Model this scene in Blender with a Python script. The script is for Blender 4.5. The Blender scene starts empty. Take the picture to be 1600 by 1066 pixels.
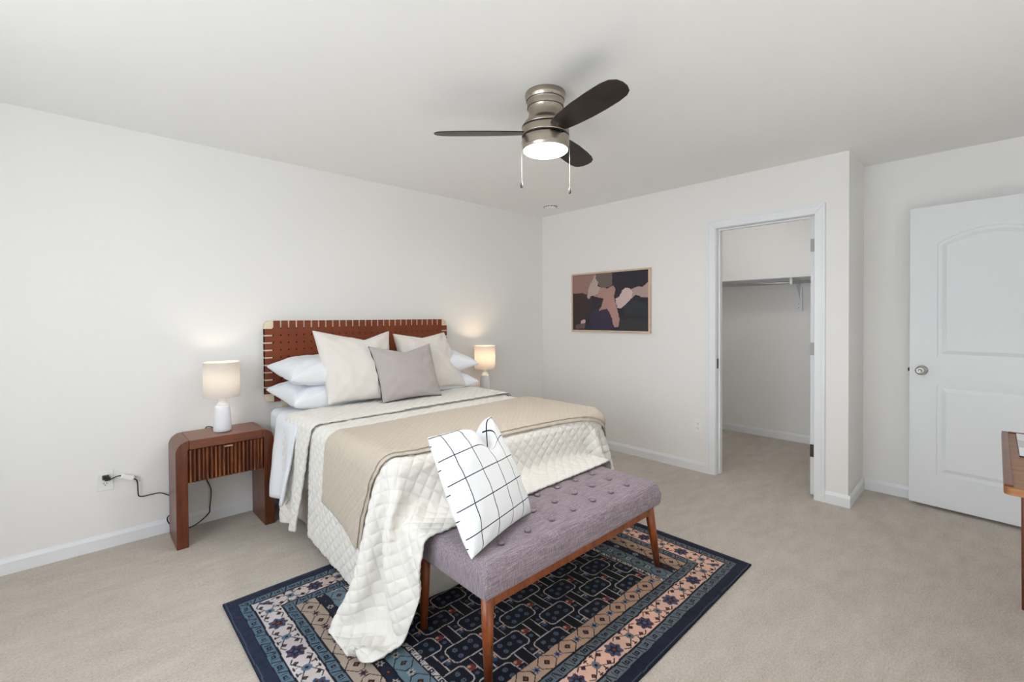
import bpy, bmesh, math, random
import numpy as np
from mathutils import Vector, Matrix, noise
from mathutils.geometry import tessellate_polygon

random.seed(7)
S = bpy.context.scene
C = S.collection
PI = math.pi
R = math.radians

# ------------------------------------------------------------------ camera
cam_d = bpy.data.cameras.new('camera')
cam = bpy.data.objects.new('camera', cam_d)
C.objects.link(cam)
cam_d.sensor_width = 36.0
cam_d.lens = 714.775 / 1600 * 36
cam_d.shift_y = -(533 - 504.13) / 1600
cam_d.clip_start = 0.02
_r = Vector((0.72671635, -0.68691656, -0.00538455))
_f = Vector((0.68682348, 0.72671615, -0.0125357))
_u = Vector((0.01252402, 0.00541166, 0.99990693))
cam.matrix_world = Matrix(((_r.x, _u.x, -_f.x, 0.0), (_r.y, _u.y, -_f.y, 0.0),
                           (_r.z, _u.z, -_f.z, 1.3219), (0, 0, 0, 1)))
S.camera = cam

# ------------------------------------------------------------------ colour, world, daylight
S.view_settings.view_transform = 'Standard'
S.view_settings.look = 'None'
S.view_settings.gamma = 1
S.view_settings.use_curve_mapping = False
S.view_settings.exposure = 0.14
S.cycles.use_denoising = True
S.cycles.max_bounces = 10
S.cycles.diffuse_bounces = 7
S.cycles.glossy_bounces = 4
S.cycles.transparent_max_bounces = 8
S.cycles.sample_clamp_indirect = 6.0

W = bpy.data.worlds.new('sky')
S.world = W
W.use_nodes = True
wn = W.node_tree.nodes
bg = wn['Background']
sky = wn.new('ShaderNodeTexSky')
sky.sky_type = 'HOSEK_WILKIE'
sky.sun_direction = (-0.5, -0.3, 0.8)
sky.turbidity = 4
W.node_tree.links.new(sky.outputs[0], bg.inputs[0])
bg.inputs[1].default_value = 0.5

RX, BY, CZ = 3.8128, 3.5237, 2.44        # picture wall, headboard wall, ceiling
LX, FY, EX = -1.25, -1.55, 4.324         # window wall, wall behind the camera, entry wall


def area_light(name, loc, rot, sx, sy, power, col=(1, 1, 1)):
    d = bpy.data.lights.new(name, 'AREA')
    d.shape = 'RECTANGLE'
    d.size, d.size_y, d.energy, d.color = sx, sy, power, col
    o = bpy.data.objects.new(name, d)
    C.objects.link(o)
    o.location = loc
    o.rotation_euler = rot
    return o


# daylight standing in the two windows (the left wall's and the one behind the camera)
DAY = (0.87, 0.94, 1.0)
area_light('daylight_left_window', (LX - 0.25, 1.10, 1.45), (0, -PI / 2, 0), 1.5, 2.4, 74, DAY)
area_light('daylight_front_window', (0.9, FY - 0.25, 1.45), (PI / 2, 0, 0), 2.0, 1.5, 9, DAY)
# sun through the window behind the camera: it lands on the carpet there and bounces up to the ceiling
_s = bpy.data.lights.new('sun', 'SUN')
_s.energy = 80.0
_s.angle = R(1.5)
_s.color = (0.82, 0.92, 1.0)
_so = bpy.data.objects.new('sun', _s)
C.objects.link(_so)
_so.rotation_euler = Vector((0.05, 1.0, -1.55)).to_track_quat('-Z', 'Y').to_euler()


# ------------------------------------------------------------------ material helpers
def lin(c):
    return tuple(((v / 255) / 12.92 if v / 255 <= 0.04045 else ((v / 255 + 0.055) / 1.055) ** 2.4) for v in c)


class NT:
    def __init__(s, name):
        s.m = bpy.data.materials.new(name)
        s.m.use_nodes = True
        s.t = s.m.node_tree
        s.b = s.t.nodes['Principled BSDF']
        s.out = s.t.nodes['Material Output']

    def n(s, typ, **kw):
        o = s.t.nodes.new('ShaderNode' + typ)
        for k, v in kw.items():
            setattr(o, k, v)
        return o

    def val(s, sock, v):
        if isinstance(v, (int, float)):
            sock.default_value = v
        elif isinstance(v, (tuple, list)):
            sock.default_value = tuple(v) if len(v) != 3 or len(sock.default_value) == 3 else (*v, 1)
        else:
            s.t.links.new(v, sock)

    def math(s, op, a, b=0.0, c=0.0):
        o = s.n('Math', operation=op)
        s.val(o.inputs[0], a)
        s.val(o.inputs[1], b)
        s.val(o.inputs[2], c)
        return o.outputs[0]

    def coord(s, kind='Object', scale=(1, 1, 1), rot=(0, 0, 0)):
        tc = s.n('TexCoord')
        mp = s.n('Mapping')
        mp.inputs['Scale'].default_value = scale
        mp.inputs['Rotation'].default_value = rot
        s.t.links.new(tc.outputs[kind], mp.inputs[0])
        return mp.outputs[0]

    def noise(s, vec, scale, detail=3, rough=0.5):
        o = s.n('TexNoise')
        s.t.links.new(vec, o.inputs['Vector'])
        o.inputs['Scale'].default_value = scale
        o.inputs['Detail'].default_value = detail
        o.inputs['Roughness'].default_value = rough
        return o.outputs[0]

    def ramp(s, fac, stops):
        o = s.n('ValToRGB')
        e = o.color_ramp.elements
        while len(e) < len(stops):
            e.new(0.5)
        for i, (p, c) in enumerate(stops):
            e[i].position = p
            e[i].color = (*c, 1)
        s.t.links.new(fac, o.inputs[0])
        return o.outputs[0]

    def mix(s, fac, a, b, mode='MIX'):
        o = s.n('Mix', data_type='RGBA', blend_type=mode)
        s.val(o.inputs[0], fac)
        s.val(o.inputs[6], a)
        s.val(o.inputs[7], b)
        return o.outputs[2]

    def bump(s, h, strength=0.3, dist=0.01, prev=None):
        o = s.n('Bump')
        o.inputs['Strength'].default_value = strength
        o.inputs['Distance'].default_value = dist
        s.t.links.new(h, o.inputs['Height'])
        if prev is not None:
            s.t.links.new(prev, o.inputs['Normal'])
        s.t.links.new(o.outputs[0], s.b.inputs['Normal'])
        return o.outputs[0]

    def set(s, **kw):
        names = dict(color='Base Color', rough='Roughness', metal='Metallic', spec='Specular IOR Level',
                     sheen='Sheen Weight', emit='Emission Color', power='Emission Strength', coat='Coat Weight',
                     aniso='Anisotropic', trans='Transmission Weight', subs='Subsurface Weight')
        for k, v in kw.items():
            s.val(s.b.inputs[names[k]], v)
        return s


def plain(name, rgb, rough=0.5, metal=0.0, spec=0.5, bump=0.0, scale=200):
    t = NT(name)
    c = lin(rgb)
    vec = t.coord()
    nz = t.noise(vec, scale, 2)
    t.set(color=t.mix(nz, tuple(v * 0.96 for v in c), tuple(min(1, v * 1.03) for v in c)), rough=rough, metal=metal, spec=spec)
    if bump:
        t.bump(nz, bump, 0.002)
    return t.m


def paint(name, rgb, bump=0.06):
    t = NT(name)
    v = t.coord()
    c = lin(rgb)
    big = t.noise(v, 1.3, 2)
    t.set(color=t.mix(big, tuple(x * 0.985 for x in c), c), rough=0.75, spec=0.25)
    t.bump(t.noise(v, 160, 3), bump, 0.002)
    return t.m


def wood(name, dark, mid, light, stretch=(1, 1, 1), rough=0.35, scale=6.0):
    t = NT(name)
    v = t.coord(scale=stretch)
    n1 = t.noise(v, scale, 5, 0.6)
    n2 = t.noise(v, scale * 7, 4, 0.6)
    f = t.math('ADD', t.math('MULTIPLY', n1, 0.7), t.math('MULTIPLY', n2, 0.3))
    t.set(color=t.ramp(f, [(0.3, lin(dark)), (0.5, lin(mid)), (0.72, lin(light))]), rough=rough, spec=0.45)
    t.bump(n2, 0.08, 0.001)
    return t.m


def cloth(name, rgb, thread=900, var=0.06, rough=0.9, sheen=0.1, stretch=(1, 1, 1), kind='Object', bump=0.25):
    t = NT(name)
    v = t.coord(kind, scale=stretch)
    c = lin(rgb)
    n1 = t.noise(v, thread, 2)
    n2 = t.noise(v, 6, 3)
    f = t.math('ADD', t.math('MULTIPLY', n1, 0.75), t.math('MULTIPLY', n2, 0.25))
    t.set(color=t.mix(f, tuple(x * (1 - var * 2) for x in c), tuple(min(1, x * (1 + var)) for x in c)), rough=rough, sheen=sheen, spec=0.2)
    t.bump(n1, bump, 0.001)
    return t.m


MAT = {}
MAT['wall'] = paint('wall_paint', (236, 235, 233))
MAT['ceiling'] = paint('ceiling_paint', (240, 240, 239), 0.03)
MAT['trim'] = plain('trim_white', (233, 235, 238), 0.4)
MAT['door'] = plain('door_white', (228, 230, 233), 0.42)


def carpet():
    t = NT('carpet_pile')
    v = t.coord()
    fine = t.noise(v, 330, 3, 0.7)
    tuft = t.noise(t.coord(scale=(1, 1.6, 1)), 90, 3, 0.6)
    swirl = t.noise(t.coord(scale=(1.0, 2.4, 1), rot=(0, 0, 0.6)), 4.5, 6, 0.7)
    f = t.math('ADD', t.math('MULTIPLY', fine, 0.42), t.math('ADD', t.math('MULTIPLY', tuft, 0.33), t.math('MULTIPLY', swirl, 0.25)))
    t.set(color=t.ramp(f, [(0.36, lin((158, 148, 137))), (0.5, lin((194, 184, 173))), (0.64, lin((216, 207, 197)))]),
          rough=0.97, spec=0.05, sheen=0.15)
    b1 = t.bump(tuft, 0.45, 0.012)
    t.bump(fine, 0.5, 0.006, b1)
    return t.m


MAT['carpet'] = carpet()
MAT['walnut'] = wood('walnut_wood', (56, 24, 11), (96, 46, 23), (126, 66, 36), (8, 8, 0.8), 0.3, 4)
MAT['walnut_x'] = wood('walnut_wood_lengthwise', (70, 34, 20), (108, 58, 34), (140, 82, 50), (0.8, 8, 8), 0.3, 4)
MAT['bench_wood'] = wood('stained_leg_wood', (84, 40, 16), (124, 62, 26), (152, 82, 38), (8, 8, 1), 0.32, 4)
MAT['desk_wood'] = wood('desk_walnut', (92, 58, 32), (134, 88, 50), (160, 110, 66), (8, 0.8, 8), 0.4, 4)
MAT['pale_wood'] = wood('pale_ash_wood', (206, 190, 164), (224, 210, 186), (236, 224, 204), (3, 3, 3), 0.5, 4)
MAT['frame_wood'] = wood('natural_oak_frame', (190, 160, 138), (208, 180, 158), (220, 194, 172), (5, 5, 5), 0.5, 4)
MAT['blade'] = wood('espresso_blade_wood', (22, 14, 11), (32, 21, 17), (46, 31, 26), (3, 3, 3), 0.38, 5)


def leather():
    t = NT('cognac_leather')
    v = t.coord()
    n1 = t.noise(v, 5, 3)
    n2 = t.noise(v, 350, 3)
    t.set(color=t.mix(n1, lin((104, 46, 22)), lin((136, 66, 36))), rough=0.5, spec=0.35)
    t.bump(n2, 0.15, 0.001)
    return t.m


MAT['leather'] = leather()
MAT['dark'] = plain('strap_shade_brown', (34, 18, 12), 0.9)  # dark brown standing in for the shade behind the headboard straps
MAT['sheet'] = cloth('white_cotton', (232, 235, 240), 700, 0.02)
MAT['sham'] = cloth('cream_linen', (222, 216, 210), 600, 0.05, stretch=(3, 3, 0.6))
MAT['grey_linen'] = cloth('grey_linen', (178, 170, 167), 700, 0.09, stretch=(0.5, 3, 3))
MAT['piping'] = plain('charcoal_piping', (52, 50, 54), 0.8)
MAT['skirt'] = cloth('bed_skirt_cotton', (226, 222, 214), 700, 0.03)
MAT['ceramic'] = plain('white_ceramic_glaze', (226, 228, 232), 0.22)
MAT['neck'] = plain('ceramic_neck_glaze', (240, 238, 234), 0.25)
MAT['plastic'] = plain('white_plastic', (238, 238, 236), 0.35)
MAT['black'] = plain('black_rubber', (22, 22, 26), 0.5)
MAT['slot'] = plain('slot_dark', (70, 68, 66), 0.6)
MAT['brass'] = plain('brushed_brass', (196, 172, 128), 0.35, 1.0)
MAT['steel'] = plain('satin_steel', (190, 188, 184), 0.28, 1.0)
MAT['hinge_metal'] = plain('dark_hinge_metal', (96, 90, 84), 0.4, 1.0)
MAT['chain'] = plain('bead_chain', (150, 146, 140), 0.5)
MAT['fob'] = plain('dark_metal_fob', (84, 82, 80), 0.35, 0.6)
MAT['hinge_light'] = plain('painted_hinge', (172, 172, 170), 0.5)
MAT['paper'] = plain('white_card', (236, 236, 240), 0.6)
MAT['grey_card'] = plain('grey_card', (206, 206, 206), 0.6)


def nickel():
    t = NT('brushed_nickel')
    v = t.coord(scale=(1, 1, 60))
    t.set(color=t.mix(t.noise(v, 30, 3), lin((150, 140, 128)), lin((180, 170, 158))), rough=0.24, metal=1.0, aniso=0.8)
    return t.m


MAT['nickel'] = nickel()


def quilting(name, rgb, cell, dist, strength=0.9, weave=False):
    t = NT(name)
    tc = t.n('TexCoord')
    sp = t.n('SeparateXYZ')
    t.t.links.new(tc.outputs['UV'], sp.inputs[0])
    a = t.math('MULTIPLY', t.math('ADD', sp.outputs[0], sp.outputs[1]), PI / cell)
    b = t.math('MULTIPLY', t.math('SUBTRACT', sp.outputs[0], sp.outputs[1]), PI / cell)
    h = t.math('MINIMUM', t.math('ABSOLUTE', t.math('SINE', a)), t.math('ABSOLUTE', t.math('SINE', b)))
    h = t.math('POWER', h, 0.38)
    nz = t.noise(tc.outputs['UV'], 500, 2)
    wr = t.noise(tc.outputs['UV'], 30, 4)
    c = lin(rgb)
    t.set(color=t.mix(nz, tuple(x * 0.93 for x in c), tuple(min(1, x * 1.03) for x in c)), rough=0.9, spec=0.15, sheen=0.1)
    hh = t.math('ADD', h, t.math('ADD', t.math('MULTIPLY', nz, 0.06), t.math('MULTIPLY', wr, 0.35)))
    t.bump(hh, strength, dist)
    return t.m


MAT['quilt'] = quilting('cream_quilted_cotton', (229, 226, 220), 0.066, 0.004, 0.55)
MAT['throw'] = quilting('tan_knit', (194, 183, 168), 0.036, 0.004, 0.6)


def bench_fabric():
    t = NT('heathered_mauve_grey_linen')
    a = t.noise(t.coord(scale=(1, 1, 0.05)), 380, 2)
    b = t.noise(t.coord(scale=(0.04, 1, 1)), 380, 2)
    f = t.math('MULTIPLY', t.math('ADD', a, b), 0.5)
    t.set(color=t.ramp(f, [(0.34, lin((104, 91, 100))), (0.5, lin((138, 125, 134))), (0.66, lin((172, 160, 167)))]), rough=0.92, spec=0.15, sheen=0.15)
    t.bump(f, 0.3, 0.001)
    return t.m


MAT['bench'] = bench_fabric()
MAT['button'] = cloth('mauve_grey_button', (142, 128, 138), 700, 0.05)


def windowpane():
    t = NT('windowpane_check_cotton')
    tc = t.n('TexCoord')
    sp = t.n('SeparateXYZ')
    t.t.links.new(tc.outputs['UV'], sp.inputs[0])
    ln = []
    for k in (0, 1):
        f = t.math('FRACT', t.math('DIVIDE', sp.outputs[k], 0.096))
        ln.append(t.math('LESS_THAN', t.math('ABSOLUTE', t.math('SUBTRACT', f, 0.5)), 0.019))
    f = t.math('MAXIMUM', ln[0], ln[1])
    nz = t.noise(tc.outputs['UV'], 600, 2)
    t.set(color=t.mix(f, t.mix(nz, lin((228, 230, 232)), lin((242, 243, 245))), lin((34, 38, 62))), rough=0.9, spec=0.15)
    t.bump(nz, 0.15, 0.001)
    return t.m


MAT['check'] = windowpane()


def emissive(name, rgb, power, base=(255, 255, 255)):
    t = NT(name)
    t.set(color=lin(base), emit=(*lin(rgb), 1), power=power, rough=0.4)
    return t.m


def shade_mat(name, rgb, tr):
    t = NT(name)
    d = t.n('BsdfDiffuse')
    l = t.n('BsdfTranslucent')
    nz = t.noise(t.coord(scale=(1, 1, 4)), 300, 2)
    c = lin(rgb)
    col = t.mix(nz, tuple(x * 0.92 for x in c), c)
    t.t.links.new(col, d.inputs[0])
    t.t.links.new(t.mix(1.0, col, (0.22, 0.213, 0.206), 'MULTIPLY'), l.inputs[0])
    m = t.n('MixShader')
    m.inputs[0].default_value = tr
    t.t.links.new(d.outputs[0], m.inputs[1])
    t.t.links.new(l.outputs[0], m.inputs[2])
    t.t.links.new(m.outputs[0], t.out.inputs[0])
    return t.m


MAT['shade'] = shade_mat('linen_lamp_shade', (240, 236, 230), 0.5)
MAT['lens'] = emissive('lit_fan_lens', (255, 248, 238), 9)
MAT['dome'] = emissive('lit_glass_dome', (255, 246, 235), 3)


def glass_mat():
    t = NT('window_glass')
    tr = t.n('BsdfTransparent')
    gl = t.n('BsdfGlossy')
    gl.inputs['Roughness'].default_value = 0.02
    m = t.n('MixShader')
    m.inputs[0].default_value = 0.06
    t.t.links.new(tr.outputs[0], m.inputs[1])
    t.t.links.new(gl.outputs[0], m.inputs[2])
    t.t.links.new(m.outputs[0], t.out.inputs[0])
    return t.m


MAT['glass'] = glass_mat()


def rug_mat():
    t = NT('woven_rug_pile')
    a = t.n('Attribute', attribute_name='pattern')
    nz = t.noise(t.coord(), 700, 3, 0.7)
    t.set(color=t.mix(t.math('MULTIPLY', nz, 0.5), a.outputs[0], (0.02, 0.02, 0.03), 'MULTIPLY'), rough=0.95, spec=0.08, sheen=0.08)
    mx = t.mix(0.35, a.outputs[0], t.mix(nz, (0, 0, 0), (0.25, 0.25, 0.28)), 'OVERLAY')
    t.set(color=mx)
    t.bump(nz, 0.4, 0.003)
    return t.m


MAT['rug'] = rug_mat()


# ------------------------------------------------------------------ mesh helpers
def wloc(o):
    v = Vector((0, 0, 0))
    while o is not None:
        v += o.location
        o = o.parent
    return v


def obj(name, bm, mat, parent=None, smooth=False, bevel=0.0, seg=2, subsurf=0, solid=0.0):
    me = bpy.data.meshes.new(name)
    if parent is not None:
        bmesh.ops.translate(bm, verts=bm.verts, vec=-wloc(parent))
    bmesh.ops.recalc_face_normals(bm, faces=bm.faces)
    bm.to_mesh(me)
    bm.free()
    mats = mat if isinstance(mat, (list, tuple)) else [mat]
    for m in mats:
        me.materials.append(MAT[m] if isinstance(m, str) else m)
    o = bpy.data.objects.new(name, me)
    C.objects.link(o)
    if parent is not None:
        o.parent = parent
    if smooth:
        me.polygons.foreach_set('use_smooth', [True] * len(me.polygons))
    if solid:
        m = o.modifiers.new('thickness', 'SOLIDIFY')
        m.thickness = solid
        m.offset = 1.0
    if bevel:
        m = o.modifiers.new('soft_edges', 'BEVEL')
        m.width = bevel
        m.segments = seg
        m.limit_method = 'ANGLE'
        m.angle_limit = R(35)
        me.polygons.foreach_set('use_smooth', [True] * len(me.polygons))
        m.harden_normals = True
    if subsurf:
        m = o.modifiers.new('smooth', 'SUBSURF')
        m.levels = m.render_levels = subsurf
    return o


def thing(name, label, cat, loc=(0, 0, 0), group=None):
    o = bpy.data.objects.new(name, None)
    C.objects.link(o)
    o.location = loc
    o.empty_display_size = 0.1
    o['label'] = label
    o['category'] = cat
    if group:
        o['group'] = group
    return o


def tag(o, label, cat, group=None):
    o['label'] = label
    o['category'] = cat
    if group:
        o['group'] = group
    return o


def struct(name, bm, mat, **kw):
    o = obj(name, bm, mat, **kw)
    o['kind'] = 'structure'
    return o


def BM():
    return bmesh.new()


def box(bm, a, b):
    (x0, y0, z0), (x1, y1, z1) = a, b
    v = [bm.verts.new(p) for p in ((x0, y0, z0), (x1, y0, z0), (x1, y1, z0), (x0, y1, z0), (x0, y0, z1), (x1, y0, z1), (x1, y1, z1), (x0, y1, z1))]
    for f in ((0, 3, 2, 1), (4, 5, 6, 7), (0, 1, 5, 4), (1, 2, 6, 5), (2, 3, 7, 6), (3, 0, 4, 7)):
        bm.faces.new([v[i] for i in f])
    return bm


def prism(bm, pts, ext):
    e = Vector(ext)
    a = [bm.verts.new(p) for p in pts]
    b = [bm.verts.new(Vector(p) + e) for p in pts]
    n = len(pts)
    bm.faces.new(a)
    bm.faces.new(b[::-1])
    for i in range(n):
        j = (i + 1) % n
        bm.faces.new((a[i], b[i], b[j], a[j]))
    return bm


def lathe(bm, prof, c=(0, 0, 0), n=40, cap=True):
    rings = []
    for r, z in prof:
        rings.append([bm.verts.new((c[0] + r * math.cos(2 * PI * i / n), c[1] + r * math.sin(2 * PI * i / n), c[2] + z)) for i in range(n)])
    for a, b in zip(rings, rings[1:]):
        for i in range(n):
            j = (i + 1) % n
            bm.faces.new((a[i], a[j], b[j], b[i]))
    if cap:
        bm.faces.new(rings[0][::-1])
        bm.faces.new(rings[-1])
    return bm


def smooth_path(pts, k=6):
    P = [Vector(p) for p in pts]
    out = []
    for i in range(len(P) - 1):
        p0, p1, p2, p3 = P[max(i - 1, 0)], P[i], P[i + 1], P[min(i + 2, len(P) - 1)]
        for s in range(k):
            t = s / k
            out.append(0.5 * (2 * p1 + (p2 - p0) * t + (2 * p0 - 5 * p1 + 4 * p2 - p3) * t * t + (3 * p1 - p0 - 3 * p2 + p3) * t ** 3))
    out.append(P[-1])
    return out


def tube(bm, pts, r, n=8, closed=False):
    P = [Vector(p) for p in pts]
    m = len(P)
    rad = r if isinstance(r, (list, tuple)) else [r] * m
    rings = []
    up = Vector((0, 0, 1))
    prev = None
    for i in range(m):
        if closed:
            t = (P[(i + 1) % m] - P[i - 1]).normalized()
        else:
            t = (P[min(i + 1, m - 1)] - P[max(i - 1, 0)]).normalized()
        if prev is None:
            prev = up if abs(t.dot(up)) < 0.9 else Vector((1, 0, 0))
        u = (prev - t * prev.dot(t)).normalized()
        prev = u
        w = t.cross(u)
        rings.append([bm.verts.new(P[i] + (u * math.cos(2 * PI * k / n) + w * math.sin(2 * PI * k / n)) * rad[i]) for k in range(n)])
    for i in range(m if closed else m - 1):
        a, b = rings[i], rings[(i + 1) % m]
        for k in range(n):
            j = (k + 1) % n
            bm.faces.new((a[k], a[j], b[j], b[k]))
    if not closed:
        bm.faces.new(rings[0][::-1])
        bm.faces.new(rings[-1])
    return bm


def grid_mesh(bm, P, uv=None):
    ny, nx = P.shape[:2]
    V = [[bm.verts.new(P[j, i]) for i in range(nx)] for j in range(ny)]
    lay = bm.loops.layers.uv.new('UVMap') if uv is not None else None
    for j in range(ny - 1):
        for i in range(nx - 1):
            f = bm.faces.new((V[j][i], V[j][i + 1], V[j + 1][i + 1], V[j + 1][i]))
            if lay is not None:
                for l, (jj, ii) in zip(f.loops, ((j, i), (j, i + 1), (j + 1, i + 1), (j + 1, i))):
                    l[lay].uv = uv[jj, ii]
    return bm


# ------------------------------------------------------------------ room shell
T = 0.12
b = BM(); box(b, (LX - T, FY - T, -0.1), (5.55, BY + T, 0.0)); struct('floor', b, 'carpet')
b = BM(); box(b, (LX - T, FY - T, CZ), (5.55, BY + T, CZ + 0.1)); struct('ceiling', b, 'ceiling')
b = BM(); box(b, (LX - T, BY, 0), (RX + T, BY + T, CZ)); struct('wall_back', b, 'wall')


def holed_wall(name, axis, lo, hi, t0, t1, holes, mat='wall'):
    """wall slab spanning lo..hi along an axis, t0..t1 thick, with rectangular holes (a0,a1,z0,z1)"""
    b = BM()

    def put(a0, a1, z0, z1):
        if a1 - a0 < 1e-4 or z1 - z0 < 1e-4:
            return
        if axis == 'x':
            box(b, (a0, t0, z0), (a1, t1, z1))
        else:
            box(b, (t0, a0, z0), (t1, a1, z1))
    cur = lo
    for a0, a1, z0, z1 in holes:
        put(cur, a0, 0, CZ)
        put(a0, a1, 0, z0)
        put(a0, a1, z1, CZ)
        cur = a1
    put(cur, hi, 0, CZ)
    bmesh.ops.remove_doubles(b, verts=b.verts, dist=1e-5)
    return struct(name, b, mat)


OP0, OP1, OPZ = 0.875, 1.600, 2.052          # rough opening of the closet doorway
holed_wall('wall_right', 'y', 0.69, BY, RX, RX + T, [(OP0, OP1, 0, OPZ)])
b = BM(); box(b, (RX + T, 0.69, 0), (5.55, 0.80, CZ)); struct('wall_return', b, 'wall')
b = BM(); box(b, (EX, FY, 0), (EX + T, 0.69, CZ)); struct('wall_entry', b, 'wall')
CLX, CLY = 5.432, 2.62
b = BM(); box(b, (CLX, 0.80, 0), (CLX + 0.1, CLY + 0.1, CZ)); struct('wall_closet_back', b, 'wall')
b = BM(); box(b, (RX + T, CLY, 0), (CLX, CLY + 0.1, CZ)); struct('wall_closet_left', b, 'wall')
WL = [(-0.10, 2.30, 0.75, 2.15)]
WF = [(-0.05, 1.85, 0.75, 2.15)]
holed_wall('wall_left', 'y', FY - T, BY + T, LX - T, LX, WL)
holed_wall('wall_front', 'x', LX, EX + T, FY - T, FY, WF)


def window(name, axis, a0, a1, z0, z1, t0, t1):
    b = BM()
    w = 0.05

    def put(p0, p1, q0, q1, s0, s1):
        if axis == 'x':
            box(b, (p0, s0, q0), (p1, s1, q1))
        else:
            box(b, (s0, p0, q0), (s1, p1, q1))
    put(a0, a1, z0, z0 + w, t0, t1); put(a0, a1, z1 - w, z1, t0, t1)
    put(a0, a0 + w, z0 + w, z1 - w, t0, t1); put(a1 - w, a1, z0 + w, z1 - w, t0, t1)
    m = (a0 + a1) / 2
    put(m - w / 2, m + w / 2, z0 + w, z1 - w, t0, t1)
    o = struct(name, b, 'trim')
    for p0, p1 in ((a0 + w, m - w / 2), (m + w / 2, a1 - w)):
        b = BM()
        tm = (t0 + t1) / 2
        if axis == 'x':
            box(b, (p0, tm - 0.003, z0 + w), (p1, tm + 0.003, z1 - w))
        else:
            box(b, (tm - 0.003, p0, z0 + w), (tm + 0.003, p1, z1 - w))
        obj('window_pane', b, 'glass', o)
    return o


window('window_1', 'y', WL[0][0], WL[0][1], 0.75, 2.15, LX - 0.09, LX - 0.04)
window('window_2', 'x', WF[0][0], WF[0][1], 0.75, 2.15, FY - 0.09, FY - 0.04)

# baseboards: profile with a sloped top, run between two floor points, standing out to the side n
def baseboard(name, runs):
    b = BM()
    for p, q, n in runs:
        p, q, n = Vector((*p, 0)), Vector((*q, 0)), Vector((*n, 0))
        prof = [(0, 0), (0.013, 0), (0.013, 0.062), (0.006, 0.078), (0.004, 0.084), (0, 0.084)]
        prism(b, [p + n * a + Vector((0, 0, z)) for a, z in prof], q - p)
    return struct(name, b, 'trim')


baseboard('baseboard_back', [((LX, BY), (RX, BY), (0, -1))])
baseboard('baseboard_right', [((RX, 1.657), (RX, BY - 0.013), (-1, 0)), ((RX, 0.677), (RX, 0.823), (-1, 0))])
baseboard('baseboard_return', [((RX, 0.69), (EX, 0.69), (0, -1))])
baseboard('baseboard_entry', [((EX, FY), (EX, 0.677), (-1, 0))])
baseboard('baseboard_closet', [((CLX, 0.80), (CLX, CLY), (-1, 0)), ((RX + T, CLY), (CLX - 0.013, CLY), (0, -1))])
baseboard('baseboard_left', [((LX, FY), (LX, BY - 0.013), (1, 0))])
baseboard('baseboard_front', [((LX + 0.013, FY), (EX - 0.013, FY), (0, 1))])

# closet doorway: casing (trim_1) and jamb lining with stop (trim_2)
b = BM()
co0, co1, ci0, ci1, ct, cti = 0.823, 1.657, 0.889, 1.586, 2.112, 2.040
for pr, d in (([(co0, 0), (ci0, 0), (ci0, cti), (co0, ct)], 0.013), ([(ci1, 0), (co1, 0), (co1, ct), (ci1, cti)], 0.013),
              ([(co0, ct), (ci0, cti), (ci1, cti), (co1, ct)], 0.013)):
    prism(b, [(RX - 0.0005, y, z) for y, z in pr], (-d, 0, 0))
for pr in ([(co0, 0), (co0 + 0.02, 0), (co0 + 0.02, ct - 0.02), (co0, ct)], [(co1 - 0.02, 0), (co1, 0), (co1, ct), (co1 - 0.02, ct - 0.02)],
           [(co0, ct), (co0 + 0.02, ct - 0.02), (co1 - 0.02, ct - 0.02), (co1, ct)]):
    prism(b, [(RX - 0.0135, y, z) for y, z in pr], (-0.005, 0, 0))
struct('trim_1', b, 'trim', bevel=0.003)
b = BM()
j0, j1, jz = 0.892, 1.583, 2.037
box(b, (RX - 0.001, OP0, 0), (RX + T + 0.001, j0, OPZ)); box(b, (RX - 0.001, j1, 0), (RX + T + 0.001, OP1, OPZ))
box(b, (RX - 0.001, j0, jz), (RX + T + 0.001, j1, OPZ))
box(b, (RX + 0.045, j1 - 0.012, 0.006), (RX + 0.08, j1, jz - 0.012)); box(b, (RX + 0.045, j0, jz - 0.012), (RX + 0.08, j1, jz))
jamb = struct('trim_2', b, 'trim', bevel=0.0015)
b = BM(); box(b, (RX + 0.012, j1 - 0.0015, 0.885), (RX + 0.040, j1 + 0.001, 0.965)); obj('strike_plate', b, 'hinge_metal', jamb)

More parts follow.
